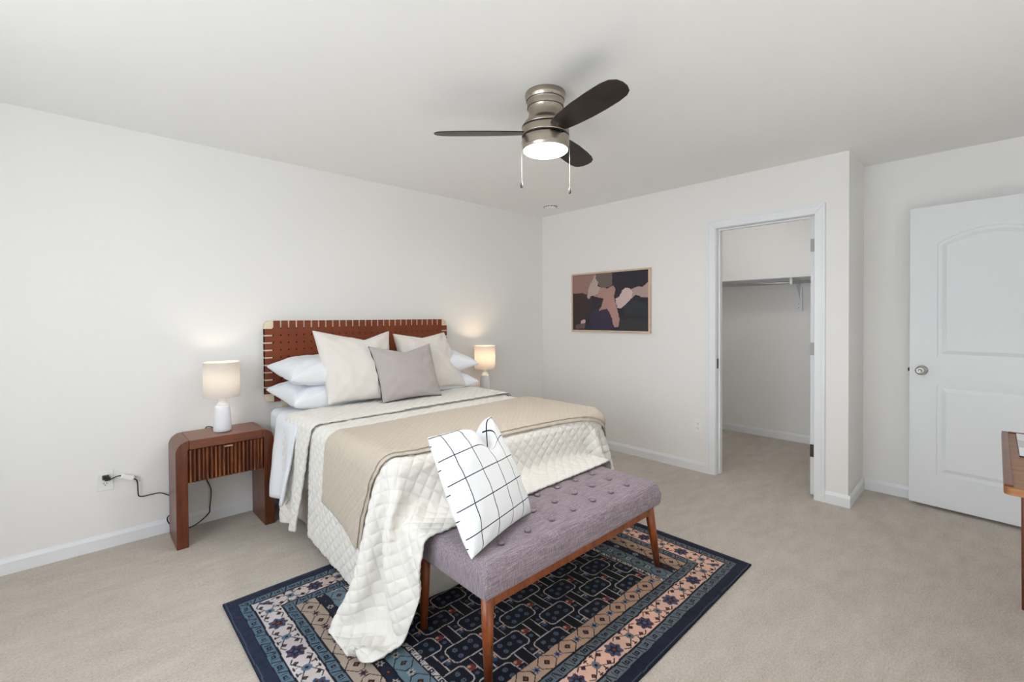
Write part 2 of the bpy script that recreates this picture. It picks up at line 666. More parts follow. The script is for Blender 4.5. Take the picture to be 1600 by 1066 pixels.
# closet door, swung open into the closet; only its hinged edge shows
def door_leaf(name, W_, H_, th, arch, M, mat='door'):
    """leaf in local coordinates x 0..W (hinge at W), z 0..H, face at y=-th/2 (front) and +th/2"""
    b = BM()
    rec = 0.009
    box(b, (0, -th / 2 + rec, 0), (W_, th / 2 - rec, H_))
    st, br, mr0, mr1, tr = 0.142, 0.217, 0.827, 1.012, 0.17
    rise = 0.085

    def arc(x):
        u = (x - st) / (W_ - 2 * st) * 2 - 1
        return H_ - tr - rise + rise * (1 - u * u) ** 0.5 if arch else H_ - tr
    N = 24
    xs = [st + (W_ - 2 * st) * (0.5 - 0.5 * math.cos(PI * k / N)) for k in range(N + 1)]

    def arc2(x):
        u = (x - st) / (W_ - 2 * st) * 2 - 1
        return H_ - tr - rise * u * u
    for s in (-1, 1):
        y = s * (th / 2 - rec)
        e = (0, s * rec, 0)
        Pz = lambda pts: [(px, y, pz) for px, pz in pts]
        prism(b, Pz([(0, 0), (st, 0), (st, H_), (0, H_)]), e)
        prism(b, Pz([(W_ - st, 0), (W_, 0), (W_, H_), (W_ - st, H_)]), e)
        prism(b, Pz([(st, 0), (W_ - st, 0), (W_ - st, br), (st, br)]), e)
        prism(b, Pz([(st, mr0), (W_ - st, mr0), (W_ - st, mr1), (st, mr1)]), e)
        for a, c in zip(xs, xs[1:]):
            prism(b, Pz([(a, arc2(a)), (c, arc2(c)), (c, H_), (a, H_)]), e)
        # raised fields
        for kind in (0, 1):
            lo, hi = (br, mr0) if kind == 0 else (mr1, None)
            outer, inner = [], []
            for d, dst in ((0.022, outer), (0.046, inner)):
                if kind == 0:
                    dst += [(st + d, lo + d), (W_ - st - d, lo + d), (W_ - st - d, hi - d), (st + d, hi - d)]
                else:
                    dst += [(st + d, lo + d), (W_ - st - d, lo + d)]
                    q = [st + d + (W_ - 2 * st - 2 * d) * k / N for k in range(N + 1)]
                    dst += [(x, arc2(x) - d) for x in reversed(q)]
            vo = [b.verts.new((x, y, z)) for x, z in outer]
            vi = [b.verts.new((x, y + s * rec * 0.8, z)) for x, z in inner]
            for k in range(len(vo)):
                l = (k + 1) % len(vo)
                b.faces.new((vo[k], vo[l], vi[l], vi[k]))
            b.faces.new(vi)
    bmesh.ops.transform(b, matrix=M, verts=b.verts)
    return struct(name, b, mat)


d1 = door_leaf('door_1', 0.685, 2.022, 0.035, True, Matrix.Translation((RX + 0.062, 0.9115, 0.013)) @ Matrix.Rotation(R(1.5), 4, 'Z'))
for hz in (1.83, 1.076, 0.334):
    b = BM()
    box(b, (RX + 0.052, 0.893, hz - 0.045), (RX + 0.0605, 0.9285, hz + 0.045))
    lathe(b, [(0.006, -0.047), (0.006, 0.047)], (RX + 0.050, 0.894, hz), 12)
    obj('hinge', b, 'hinge_light' if hz > 1 else 'hinge_metal', d1)

# entry door leaf, open, standing in front of the entry wall
ang = math.atan2(-0.103 - 0.413, 4.163 - 4.210)
MD = Matrix.Translation((4.210, 0.413, 0.022)) @ Matrix.Rotation(ang, 4, 'Z') @ Matrix.Translation((0, 0.0175, 0))
d2 = door_leaf('door_2', 0.81, 2.032, 0.035, True, MD)
nd = (MD.to_3x3() @ Vector((0, -1, 0)))
kp = MD @ Vector((0.066, -0.0175, 0.918))


def lathe_dir(prof, p, n_, seg=28):
    b = BM()
    lathe(b, prof, (0, 0, 0), seg)
    M = Matrix.Translation(p) @ Vector((0, 0, 1)).rotation_difference(n_).to_matrix().to_4x4()
    bmesh.ops.transform(b, matrix=M, verts=b.verts)
    return b


kn = obj('door_knob', lathe_dir([(0.033, 0), (0.033, 0.004), (0.028, 0.010), (0.016, 0.013), (0.012, 0.030), (0.022, 0.036), (0.028, 0.046), (0.028, 0.055), (0.022, 0.064), (0.010, 0.066), (0.009, 0.063), (0.004, 0.063)], kp, nd), 'steel', d2, smooth=True)
b = BM()
box(b, (-0.010, -0.012, 0.907), (0.001, 0.012, 0.929))
bmesh.ops.transform(b, matrix=MD, verts=b.verts)
obj('latch', b, 'black', d2)

# ------------------------------------------------------------------ closet shelf and rod
sh = thing('closet_shelf', 'white shelf with a hanging rod along the back wall inside the closet', 'shelf', (CLX - 0.16, 1.71, 1.70))
b = BM(); box(b, (CLX - 0.33, 0.80, 1.695), (CLX, CLY, 1.713)); obj('shelf_board', b, 'trim', sh, bevel=0.002)
b = BM(); box(b, (CLX - 0.018, 0.80, 1.61), (CLX, CLY, 1.694)); obj('cleat', b, 'trim', sh)
b = BM(); tube(b, [(CLX - 0.27, 0.80, 1.650), (CLX - 0.27, CLY, 1.650)], 0.014, 16); obj('rod', b, 'steel', sh, smooth=True)
b = BM()
by = 1.40
box(b, (CLX - 0.026, by - 0.03, 1.37), (CLX - 0.018, by + 0.03, 1.61))
prism(b, [(CLX - 0.30, by - 0.008, 1.694), (CLX - 0.30, by - 0.008, 1.678), (CLX - 0.20, by - 0.008, 1.660), (CLX - 0.06, by - 0.008, 1.53), (CLX - 0.026, by - 0.008, 1.45), (CLX - 0.026, by - 0.008, 1.694)], (0, 0.016, 0))
prism(b, [(CLX - 0.295, by - 0.012, 1.694), (CLX - 0.295, by - 0.012, 1.640), (CLX - 0.285, by - 0.012, 1.628), (CLX - 0.262, by - 0.012, 1.626), (CLX - 0.25, by - 0.012, 1.633), (CLX - 0.25, by - 0.012, 1.636), (CLX - 0.284, by - 0.012, 1.650), (CLX - 0.284, by - 0.012, 1.694)], (0, 0.024, 0))
br = obj('bracket', b, 'trim', sh, bevel=0.002)
for z in (1.40, 1.44):
    b = BM()
    lathe(b, [(0.004, 0), (0.004, 0.002)], (0, 0, 0), 10)
    bmesh.ops.transform(b, matrix=Matrix.Translation((CLX - 0.0262, by, z)) @ Matrix.Rotation(-PI / 2, 4, 'Y'), verts=b.verts)
    obj('screw', b, 'hinge_metal', br)


# the closet's own ceiling lamp, out of sight above the doorway
cl_ = thing('closet_lamp', 'white flush ceiling lamp inside the closet, hidden above the doorway', 'lamp', (4.55, 1.75, CZ))
b = BM()
lathe(b, [(0.12, -0.001), (0.12, -0.022), (0.115, -0.026)], (4.55, 1.75, CZ), 40); obj('lamp_pan', b, 'plastic', cl_, smooth=True)
b = BM()
lathe(b, [(0.110, -0.0265), (0.105, -0.05), (0.08, -0.072), (0.04, -0.084), (0.003, -0.087)], (4.55, 1.75, CZ), 40); obj('lamp_dome', b, 'dome', cl_, smooth=True)
d = bpy.data.lights.new('closet_bulb', 'POINT')
d.energy = 5.0
d.color = (1.0, 0.98, 0.96)
d.shadow_soft_size = 0.08
o = bpy.data.objects.new('closet_bulb', d)
C.objects.link(o); o.parent = cl_; o.location = (0, 0, -0.18)


# ------------------------------------------------------------------ outlets
def outlet(label, M):
    t = thing('wall_outlet', label, 'outlet', M.translation, 'wall outlets')
    b = BM(); box(b, (-0.036, -0.006, -0.058), (0.036, 0, 0.058)); bmesh.ops.transform(b, matrix=M, verts=b.verts)
    obj('cover_plate', b, 'plastic', t, bevel=0.003)
    for s in (-1, 1):
        b = BM()
        prism(b, [(0.017 * math.cos(a), -0.006, s * 0.0195 + max(-0.0125, min(0.0125, 0.017 * math.sin(a)))) for a in [2 * PI * k / 24 for k in range(24)]], (0, -0.002, 0))
        bmesh.ops.transform(b, matrix=M, verts=b.verts)
        r = obj('receptacle', b, 'plastic', t)
        b = BM()
        box(b, (-0.008, -0.0085, s * 0.0195 - 0.001), (-0.0055, -0.0075, s * 0.0195 + 0.0075))
        box(b, (0.0055, -0.0085, s * 0.0195 - 0.001), (0.008, -0.0075, s * 0.0195 + 0.0065))
        box(b, (-0.0025, -0.0085, s * 0.0195 - 0.0095), (0.0025, -0.0075, s * 0.0195 - 0.0045))
        bmesh.ops.transform(b, matrix=M, verts=b.verts)
        obj('slot', b, 'slot', r)
    return t


outlet('white wall outlet with a black plug in its upper socket, left of the nightstand', Matrix.Translation((0.0955, BY, 0.392)))
outlet('white wall outlet with both sockets empty, beside the closet doorway', Matrix.Translation((RX, 1.735, 0.388)) @ Matrix.Rotation(-PI / 2, 4, 'Z'))

# ------------------------------------------------------------------ lamp cord with plug
pc = thing('power_cord', 'black lamp cord with white inline dimmer running from outlet behind nightstand', 'cord', (0.3, BY - 0.02, 0.0))
b = BM()
box(b, (0.082, BY - 0.042, 0.402), (0.112, BY - 0.0085, 0.424)); box(b, (0.092, BY - 0.052, 0.397), (0.118, BY - 0.038, 0.420))
obj('plug', b, 'black', pc, bevel=0.004)
b = BM(); box(b, (-0.032, -0.012, -0.013), (0.032, 0.012, 0.013))
bmesh.ops.transform(b, matrix=Matrix.Translation((0.193, BY - 0.026, 0.393)) @ Matrix.Rotation(R(27), 4, 'Y'), verts=b.verts)
obj('inline_dimmer', b, 'plastic', pc, bevel=0.006, seg=3)
Yc = BY - 0.022
path = smooth_path([(0.108, BY - 0.046, 0.402), (0.122, Yc, 0.398), (0.150, Yc, 0.408), (0.170, Yc, 0.405)], 6)
b = BM(); tube(b, path, 0.0032, 8)
path = smooth_path([(0.218, Yc, 0.377), (0.232, Yc, 0.366), (0.238, Yc, 0.345), (0.240, Yc, 0.292), (0.243, Yc, 0.268), (0.262, Yc, 0.259), (0.300, Yc, 0.260), (0.345, Yc, 0.258),
                    (0.385, Yc, 0.232), (0.42, Yc, 0.20), (0.43, Yc, 0.15), (0.40, Yc + 0.0, 0.115), (0.378, Yc, 0.095), (0.385, Yc - 0.005, 0.06), (0.42, Yc - 0.02, 0.02), (0.47, Yc - 0.025, 0.006),
                    (0.515, Yc - 0.02, 0.012), (0.560, Yc - 0.01, 0.034), (0.596, Yc, 0.062), (0.600, Yc, 0.10), (0.608, Yc, 0.18), (0.604, Yc, 0.225), (0.582, Yc, 0.285), (0.574, Yc, 0.34), (0.574, Yc, 0.45), (0.58, Yc, 0.60), (0.60, Yc - 0.01, 0.622), (0.625, BY - 0.14, 0.6205)], 6)
tube(b, path, 0.0032, 8)
obj('cable', b, 'black', pc, smooth=True)


# ------------------------------------------------------------------ nightstands
def nightstand(x0, label, wide=0.515):
    x1, y0, y1, H_ = x0 + wide, 3.19, 3.478, 0.616
    t = thing('nightstand', label, 'nightstand', ((x0 + x1) / 2, (y0 + y1) / 2, 0), 'walnut nightstands')
    th, rad = 0.058, 0.066
    # side slabs with the outer edge turning into the top in a quarter round
    for s in (0, 1):
        def X(v):
            return x0 + v if s == 0 else x1 - v
        prof = [(X(0), 0), (X(0), H_ - rad)] + [(X(rad - rad * math.cos(a)), H_ - rad + rad * math.sin(a)) for a in [PI / 2 * k / 8 for k in range(1, 9)]] + [(X(rad), H_ - 0.045), (X(th), H_ - 0.055), (X(th), 0)]
        b = BM()
        prism(b, [(x, y0, z) for x, z in prof], (0, y1 - y0, 0))
        obj('leg_panel', b, 'walnut', t, bevel=0.004)
    b = BM(); box(b, (x0 + rad, y0, H_ - 0.052), (x1 - rad, y1, H_)); obj('top', b, 'walnut_x', t, bevel=0.003)
    b = BM(); box(b, (x0 + th, y0 + 0.022, H_ - 0.250), (x1 - th, y1, H_ - 0.053)); obj('case', b, 'walnut_x', t)
    b = BM()
    n = 19
    wid = (x1 - x0 - 2 * th - 0.004)
    rnd = random.Random(3)
    zb, zt = H_ - 0.246, H_ - 0.056
    for k in range(n):
        a = x0 + th + 0.002 + wid * k / n
        c = a + wid / n
        m = 6
        dep = 0.017 + 0.006 * rnd.random()
        g = (c - a) * (0.10 + 0.10 * rnd.random())
        a2, c2 = a + g, c - g * 0.4
        pr = [(a, y0 + 0.0215, zb), (a, y0 + 0.020, zb)] + [(a2 + (c2 - a2) * i / m, y0 + 0.019 - dep * max(0, math.sin(PI * i / m)) ** 0.45, zb) for i in range(m + 1)] + [(c, y0 + 0.020, zb), (c, y0 + 0.0215, zb)]
        prism(b, pr, (0, 0, zt - zb))
    dr = obj('drawer_front', b, 'flute', t, smooth=False)
    b = BM(); box(b, ((x0 + x1) / 2 - 0.020, y0 - 0.012, zt - 0.012), ((x0 + x1) / 2 + 0.026, y0 + 0.004, zt - 0.004))
    obj('pull', b, 'brass', dr, bevel=0.002)
    return t


def flute():
    t = NT('fluted_walnut')
    v = t.coord(scale=(14, 14, 0.6))
    n1 = t.noise(v, 3.0, 4, 0.6)
    n2 = t.noise(t.coord(scale=(30, 30, 3)), 4, 4, 0.6)
    f = t.math('ADD', t.math('MULTIPLY', n1, 0.7), t.math('MULTIPLY', n2, 0.3))
    t.set(color=t.ramp(f, [(0.34, lin((46, 20, 10))), (0.5, lin((98, 50, 26))), (0.64, lin((150, 88, 50)))]), rough=0.35)
    return t.m


MAT['flute'] = flute()
nightstand(0.385, 'walnut nightstand with fluted drawer and rounded corners, left of the bed')
nightstand(2.485, 'walnut nightstand hidden behind the far right side of the bed', 0.44)


# ------------------------------------------------------------------ table lamps
def lamp(x, y, z, label, power, glow):
    t = thing('table_lamp', label, 'lamp', (x, y, z), 'ceramic table lamps')
    b = BM()
    lathe(b, [(0.046, 0.0), (0.0495, 0.004), (0.050, 0.02), (0.0455, 0.10), (0.041, 0.150), (0.039, 0.158), (0.033, 0.163)], (x, y, z))
    obj('lamp_base', b, 'ceramic', t, smooth=True)
    b = BM()
    lathe(b, [(0.034, 0.1625), (0.035, 0.166), (0.028, 0.172), (0.0245, 0.178), (0.024, 0.196), (0.028, 0.200), (0.028, 0.207), (0.020, 0.210)], (x, y, z))
    obj('lamp_neck', b, 'neck', t, smooth=True)
    b = BM()
    lathe(b, [(0.009, 0.2095), (0.009, 0.255), (0.014, 0.256), (0.014, 0.285)], (x, y, z), 20)
    obj('socket', b, 'brass', t, smooth=True)
    b = BM()
    lathe(b, [(0.012, 0.285), (0.016, 0.295), (0.027, 0.315), (0.030, 0.335), (0.026, 0.353), (0.014, 0.364), (0.003, 0.367)], (x, y, z), 24)
    obj('bulb', b, emissive('lit_bulb', glow, power), t, smooth=True)
    b = BM()
    lathe(b, [(0.0985, 0.215), (0.0985, 0.432)], (x, y, z), 64, cap=False)
    s = obj('lamp_shade', b, 'shade', t, smooth=True)
    b = BM()
    for k in range(3):
        a = 2 * PI * k / 3 + 0.4
        tube(b, [(x + 0.013 * math.cos(a), y + 0.013 * math.sin(a), z + 0.270), (x + 0.0965 * math.cos(a), y + 0.0965 * math.sin(a), z + 0.240)], 0.0018, 6)
    obj('shade_ring', b, 'brass', t)
    return t


lamp(0.643, 3.33, 0.617, 'white ceramic lamp with drum shade on the nightstand left of bed', 36, (255, 240, 222))
lamp(2.79, 3.33, 0.617, 'white ceramic lamp glowing warm at the far right side of bed', 80, (255, 222, 184))

# ------------------------------------------------------------------ bed with woven headboard
bed = thing('bed', 'bed with woven brown leather headboard and white skirt against back wall', 'bed', (1.69, 2.6, 0))
HX0, HX1, HZ0, HZ1, HYf = 0.928, 2.450, 0.738, 1.302, BY - 0.052
fw = 0.050


def rrect(x0, x1, z0, z1, r, n=6):
    out = []
    for cx, cz, a0 in ((x1 - r, z1 - r, 0), (x0 + r, z1 - r, PI / 2), (x0 + r, z0 + r, PI), (x1 - r, z0 + r, 1.5 * PI)):
        out += [(cx + r * math.cos(a0 + PI / 2 * k / n), cz + r * math.sin(a0 + PI / 2 * k / n)) for k in range(n + 1)]
    return out


b = BM()
o_ = rrect(HX0, HX1, HZ0, HZ1, 0.032)
i_ = rrect(HX0 + fw, HX1 - fw, HZ0 + fw, HZ1 - fw, 0.004)
for (ya, yb) in ((HYf, HYf + 0.035),):
    vo = [b.verts.new((x, ya, z)) for x, z in o_]; vi = [b.verts.new((x, ya, z)) for x, z in i_]
    wo = [b.verts.new((x, yb, z)) for x, z in o_]; wi = [b.verts.new((x, yb, z)) for x, z in i_]
    n = len(o_)
    for k in range(n):
        l = (k + 1) % n
        b.faces.new((vo[k], vo[l], vi[l], vi[k])); b.faces.new((wo[k], wo[l], wi[l], wi[k]))
        b.faces.new((vo[k], vo[l], wo[l], wo[k])); b.faces.new((vi[k], vi[l], wi[l], wi[k]))
hb = obj('headboard_frame', b, 'pale_wood', bed, bevel=0.006)
b = BM(); box(b, (HX0 + fw - 0.01, HYf + 0.024, HZ0 + fw - 0.01), (HX1 - fw + 0.01, HYf + 0.030, HZ1 - fw + 0.01)); obj('strap_gap_shade', b, 'dark', hb)  # added dark sheet: paints the shade seen through the strap gaps
nv, nh = 27, 9
pv = (HX1 - HX0 - 2 * fw) / nv
ph = (HZ1 - HZ0 - 2 * fw) / nh
gap = 0.0100


def strap(bm, pts, wv, th):
    """flat band along pts (centre line), wide along wv, thin along y"""
    hw = Vector(wv) / 2
    rings = []
    for p in pts:
        p = Vector(p)
        rings.append([bm.verts.new(p - hw + Vector((0, th / 2, 0))), bm.verts.new(p - hw - Vector((0, th / 2, 0))),
                      bm.verts.new(p + hw - Vector((0, th / 2, 0))), bm.verts.new(p + hw + Vector((0, th / 2, 0)))])
    for a, c in zip(rings, rings[1:]):
        for k in range(4):
            l = (k + 1) % 4
            bm.faces.new((a[k], a[l], c[l], c[k]))
    bm.faces.new(rings[0]); bm.faces.new(rings[-1][::-1])


yo = HYf - 0.0045
for k in range(nv):
    x = HX0 + fw + pv * (k + 0.5)
    b = BM()
    pts = [(x, HYf + 0.028, HZ0 - 0.0015), (x, yo, HZ0 - 0.0015), (x, yo, HZ0 + fw * 0.5)]
    for q in range(nh * 4 + 1):
        z = HZ0 + fw + ph * (q / 4)
        ph_ = math.sin(PI * (q / 4) + PI * k) if 0 < q < nh * 4 else 0
        pts.append((x, yo - 0.0012 * ph_, z))
    pts += [(x, yo, HZ1 - fw * 0.5), (x, yo, HZ1 + 0.0015), (x, HYf + 0.028, HZ1 + 0.0015)]
    strap(b, pts, (pv - gap, 0, 0), 0.0022)
    obj('vertical_strap', b, 'leather', hb, smooth=False)
for k in range(nh):
    z = HZ0 + fw + ph * (k + 0.5)
    b = BM()
    pts = [(HX0 - 0.0015, HYf + 0.028, z), (HX0 - 0.0015, yo + 0.001, z), (HX0 + fw * 0.5, yo + 0.001, z)]
    for q in range(nv * 4 + 1):
        x = HX0 + fw + pv * (q / 4)
        s = math.sin(PI * (q / 4) + PI * k + PI) if 0 < q < nv * 4 else 0
        pts.append((x, yo - 0.0012 * s, z))
    pts += [(HX1 - fw * 0.5, yo + 0.001, z), (HX1 + 0.0015, yo + 0.001, z), (HX1 + 0.0015, HYf + 0.028, z)]
    strap(b, pts, (0, 0, ph - gap), 0.0022)
    obj('horizontal_strap', b, 'leather', hb, smooth=False)
for x in (HX0 + 0.15, HX1 - 0.15):
    b = BM()
    box(b, (x - 0.035, HYf + 0.006, 0.0), (x + 0.035, HYf + 0.030, HZ0 + 0.006))
    obj('headboard_post', b, 'pale_wood', bed)
b = BM(); box(b, (1.06, 1.84, 0.06), (2.34, 3.44, 0.30)); obj('base', b, 'skirt', bed)
# skirt: a gently pleated curtain hanging from the base to the floor
b = BM()
loop = []
sx0, sx1, sy0, sy1 = 1.035, 2.365, 1.815, 3.44
per = [(sx0, sy1, sx0, sy0), (sx0, sy0, sx1, sy0), (sx1, sy0, sx1, sy1)]
for ax, ay, bx_, by_ in per:
    L = math.hypot(bx_ - ax, by_ - ay)
    m = int(L / 0.02)
    for k in range(m):
        u = k / m
        loop.append((ax + (bx_ - ax) * u, ay + (by_ - ay) * u))
loop.append((sx1, sy1))
P = np.zeros((8, len(loop), 3))
for j in range(8):
    for i, (x, y) in enumerate(loop):
        d = 0.006 * math.sin(i * 0.55) * (1 - j / 7) + 0.010 * (1 - j / 7)
        n_ = Vector((x - 1.70, (y - 2.6) * 0.8, 0)).normalized()
        P[j, i] = (x + n_.x * d, y + n_.y * d, 0.014 + (0.325 - 0.014) * j / 7)
grid_mesh(b, P)
obj('bed_skirt', b, 'skirt', bed, smooth=True, solid=0.003)

# mattress
MX0, MX1, MY0, MY1, MZ0, MZ1 = 0.945, 2.440, 1.735, 3.455, 0.302, 0.700
b = BM(); box(b, (MX0, MY0, MZ0), (MX1, MY1, MZ1))
mt = tag(obj('mattress', b, 'sheet', bevel=0.045, seg=5), 'white mattress on the bed base under the bedding', 'mattress')


# ------------------------------------------------------------------ cloth solver (position based), used for the quilt
def sd_box(P, c, h, r):
    q = np.abs(P - c) - (h - r)
    o = np.maximum(q, 0)
    lo = np.linalg.norm(o, axis=-1)
    d = lo + np.minimum(q.max(-1), 0) - r
    g = np.where(lo[..., None] > 1e-9, o / np.maximum(lo, 1e-9)[..., None], (q == q.max(-1, keepdims=True)).astype(float))
    return d, g * np.sign(P - c)


def drape(P, rest, boxes, pin, steps=260, iters=14, bend=0.25, th=0.012, floor=0.02, extra=None):
    V = np.zeros_like(P)
    w = np.where(pin, 0.0, 1.0)
    dt = 1 / 60

    def pairs(dj, di, k=1.0):
        ny, nx = P.shape[:2]
        out = []
        # colour the constraint set so no vertex is shared inside a batch
        for par in (0, 1):
            J, I = np.meshgrid(np.arange(0, ny - dj), np.arange(max(0, -di), nx - max(0, di)), indexing='ij')
            key = (J // max(dj, 1)) % 2 if dj else (I // di) % 2
            m = key == par
            J, I = J[m], I[m]
            J2, I2 = J + dj, I + di
            L = np.linalg.norm(rest[J, I] - rest[J2, I2], axis=-1)
            out.append((J, I, J2, I2, L, k))
        return out
    cons = pairs(0, 1) + pairs(1, 0) + pairs(1, 1, 0.6) + pairs(1, -1, 0.6) + pairs(0, 2, bend) + pairs(2, 0, bend)
    for st in range(steps):
        V[..., 2] -= 9.8 * dt
        V *= 0.97
        old = P.copy()
        P = P + V * dt * w[..., None]
        if extra is not None:
            P = extra(P, st, steps)
        for it in range(iters):
            for J, I, J2, I2, L, k in cons:
                a, c = P[J, I], P[J2, I2]
                d = c - a
                l = np.linalg.norm(d, axis=-1)
                wa, wc = w[J, I], w[J2, I2]
                s = (k * (l - L) / np.maximum(l, 1e-9) / np.maximum(wa + wc, 1e-9))[:, None] * d
                P[J, I] = a + s * wa[:, None]
                P[J2, I2] = c - s * wc[:, None]
            if it % 3 == 2 or it == iters - 1:
                for c, h, r in boxes:
                    d, g = sd_box(P, c, h, r)
                    pen = np.maximum(th - d, 0) * w
                    P = P + g * pen[..., None]
                    hit = (pen > 0)[..., None]
                    P = np.where(hit, P - 0.35 * ((P - old) - g * ((P - old) * g).sum(-1, keepdims=True)), P)
                low = P[..., 2] < floor
                P[..., 2] = np.where(low, floor, P[..., 2])
                P[..., :2] = np.where(low[..., None], old[..., :2] + 0.4 * (P[..., :2] - old[..., :2]), P[..., :2])
        V = (P - old) / dt
        sp = np.linalg.norm(V, axis=-1, keepdims=True)
        V *= np.minimum(1, 2.5 / np.maximum(sp, 1e-9))
    return P


def refine(P, k):
    """Catmull-Rom refinement of a grid by k in both directions"""
    def up(A):
        n = A.shape[0]
        t = np.linspace(0, n - 1, (n - 1) * k + 1)
        i = np.minimum(t.astype(int), n - 2)
        f = (t - i).reshape(-1, *([1] * (A.ndim - 1)))
        p0, p1, p2, p3 = A[np.maximum(i - 1, 0)], A[i], A[i + 1], A[np.minimum(i + 2, n - 1)]
        return 0.5 * (2 * p1 + (p2 - p0) * f + (2 * p0 - 5 * p1 + 4 * p2 - p3) * f * f + (3 * p1 - p0 - 3 * p2 + p3) * f ** 3)
    A = up(P)
    return np.swapaxes(up(np.swapaxes(A, 0, 1)), 0, 1)


def normals(P):
    du = np.gradient(P, axis=1)
    dv = np.gradient(P, axis=0)
    n = np.cross(du, dv)
    n /= np.maximum(np.linalg.norm(n, axis=-1, keepdims=True), 1e-9)
    return n


hq = 0.03
QL, QR, QF, QY = 0.60, 0.50, 0.37, 2.66
xs = np.arange(MX0 - QL, MX1 + QR + 1e-6, hq)
ys = np.arange(QY, MY0 - QF - 1e-6, -hq)
GX, GY = np.meshgrid(xs, ys)
rest = np.stack([GX, GY, np.full_like(GX, MZ1 + 0.02)], -1)
P = rest.copy()
# start with the overhang already leaning down
for sgn, e in ((-1, MX0), (1, MX1)):
    ov = np.maximum(sgn * (P[..., 0] - e), 0)
    P[..., 0] -= sgn * ov * 0.35
    P[..., 2] -= ov * 0.75
ov = np.maximum(MY0 - P[..., 1], 0)
P[..., 1] += ov * 0.35
P[..., 2] -= ov * 0.75 * np.where(P[..., 2] < MZ1 - 0.02, 0.4, 1)
P += 0.002 * np.random.RandomState(2).randn(*P.shape)
pin = np.zeros(P.shape[:2], bool)
pin[0, (xs > MX0 + 0.02) & (xs < MX1 - 0.02)] = True
boxes = [(np.array([(MX0 + MX1) / 2, (MY0 + MY1) / 2 + 0.2, (MZ0 + MZ1) / 2]), np.array([(MX1 - MX0) / 2, (MY1 - MY0) / 2 + 0.2, (MZ1 - MZ0) / 2]), 0.05),
         (np.array([1.600, 1.395, 0.20]), np.array([0.655, 0.285, 0.275]), 0.03)]
boxes[0][0][1] = (MY0 + 4.0) / 2
boxes[0][1][1] = (4.0 - MY0) / 2


def settle_corner(P, st, n):
    # the loose front left corner comes to lie on the rug, out to the left
    f = min(1.0, st / (0.6 * n))
    goal = np.array([0.735, 1.735, 0.024])
    P[-1, 0] = P[-1, 0] + (goal - P[-1, 0]) * 0.9 * f
    # the far corner flares out past the bench
    P[-1, -1] = P[-1, -1] + (np.array([2.70, 1.575, 0.17]) - P[-1, -1]) * 0.9 * f
    return P


QP = drape(P, rest, boxes, pin, extra=settle_corner)
K = 5
QF_ = refine(QP, K)
UV = np.stack([refine(GX[..., None], K)[..., 0], refine(GY[..., None], K)[..., 0]], -1)
QN = normals(QF_)
if QN[:10, 100:200, 2].mean() < 0:
    QN = -QN
# soft vertical folds in the hanging corner
_ax, _ay = np.maximum(MX0 - UV[..., 0], 0), np.maximum(MY0 - UV[..., 1], 0)
_th, _rr = np.arctan2(_ay, _ax), np.hypot(_ax, _ay)
_amp = 0.034 * np.clip((_rr - 0.10) / 0.5, 0, 1) * np.sin(np.clip(2 * _th, 0, PI)) ** 0.8 * ((_ax > 0) & (_ay > 0))
QF_ = QF_ + QN * (_amp * np.cos(9.5 * _th - 0.6))[..., None]
QF_[..., 2] = np.maximum(QF_[..., 2], 0.018)
QN = normals(QF_) * (1 if (normals(QF_) * QN).sum() > 0 else -1)


def puff(U, cell=0.066):
    a, c = np.abs(np.sin((U[..., 0] + U[..., 1]) * PI / cell)), np.abs(np.sin((U[..., 0] - U[..., 1]) * PI / cell))
    return np.minimum(a, c) ** 0.45


b = BM()
grid_mesh(b, QF_ + QN * (0.0062 * puff(UV) - 0.0086)[..., None], UV)
quilt = obj('quilt', b, 'quilt', None, smooth=True, solid=0.008)
quilt.modifiers['thickness'].offset = 0
tag(quilt, 'cream diamond quilted bedspread draping over the bed foot onto the rug', 'quilt')


# throw: folded knit blanket lying across the quilt, following its surface
def sample(A, s, t):
    fi = np.clip((s - xs[0]) / hq * K, 0, A.shape[1] - 1.001)
    fj = np.clip((ys[0] - t) / hq * K, 0, A.shape[0] - 1.001)
    i, j = fi.astype(int), fj.astype(int)
    a, c = (fi - i)[..., None], (fj - j)[..., None]
    return (A[j, i] * (1 - a) + A[j, i + 1] * a) * (1 - c) + (A[j + 1, i] * (1 - a) + A[j + 1, i + 1] * a) * c


def throw_layer(off, grow):
    nu, nv_ = 330, 100
    u = np.linspace(0, 1, nu)[None, :].repeat(nv_, 0)
    v = np.linspace(0, 1, nv_)[:, None].repeat(nu, 1)
    s0, s1 = MX0 - 0.40 - grow * 0.3, MX1 + 0.34
    s = s0 + (0.035 + 0.065 * (1 - v ** 2.5)) * (1 - u) + (s1 - s0) * u
    back = np.interp(s, [s0, MX0, 1.7, s1], [2.42, 2.37, 2.39, 2.40]) + 0.006 * np.sin(9 * s)
    front = np.interp(s, [s0, s0 + 0.2, MX0, MX0 + 0.2, 1.5, s1], [2.00, 1.95, 1.86, 1.80, 1.775, 1.755]) - grow
    t = back + (front - back) * v
    edge = np.minimum(np.minimum(v, 1 - v) * 14, np.minimum(u, 1 - u) * 40).clip(0, 1)
    return sample(QF_, s, t) + sample(QN, s, t) * (off - 0.004 + 0.004 * np.sqrt(edge) + 0.003 * puff(np.stack([s, t], -1)))[..., None], np.stack([s, t], -1)


th_ = thing('throw_blanket', 'tan knit throw blanket folded in a band across the bed foot', 'blanket', (1.69, 2.0, 0.72))
for nm, off, gr in (('lower_layer', 0.010, 0.016), ('upper_layer', 0.019, 0.0)):
    TP, TUV = throw_layer(off, gr)
    b = BM()
    grid_mesh(b, TP, TUV)
    obj(nm, b, 'throw', th_, smooth=True, solid=0.005)

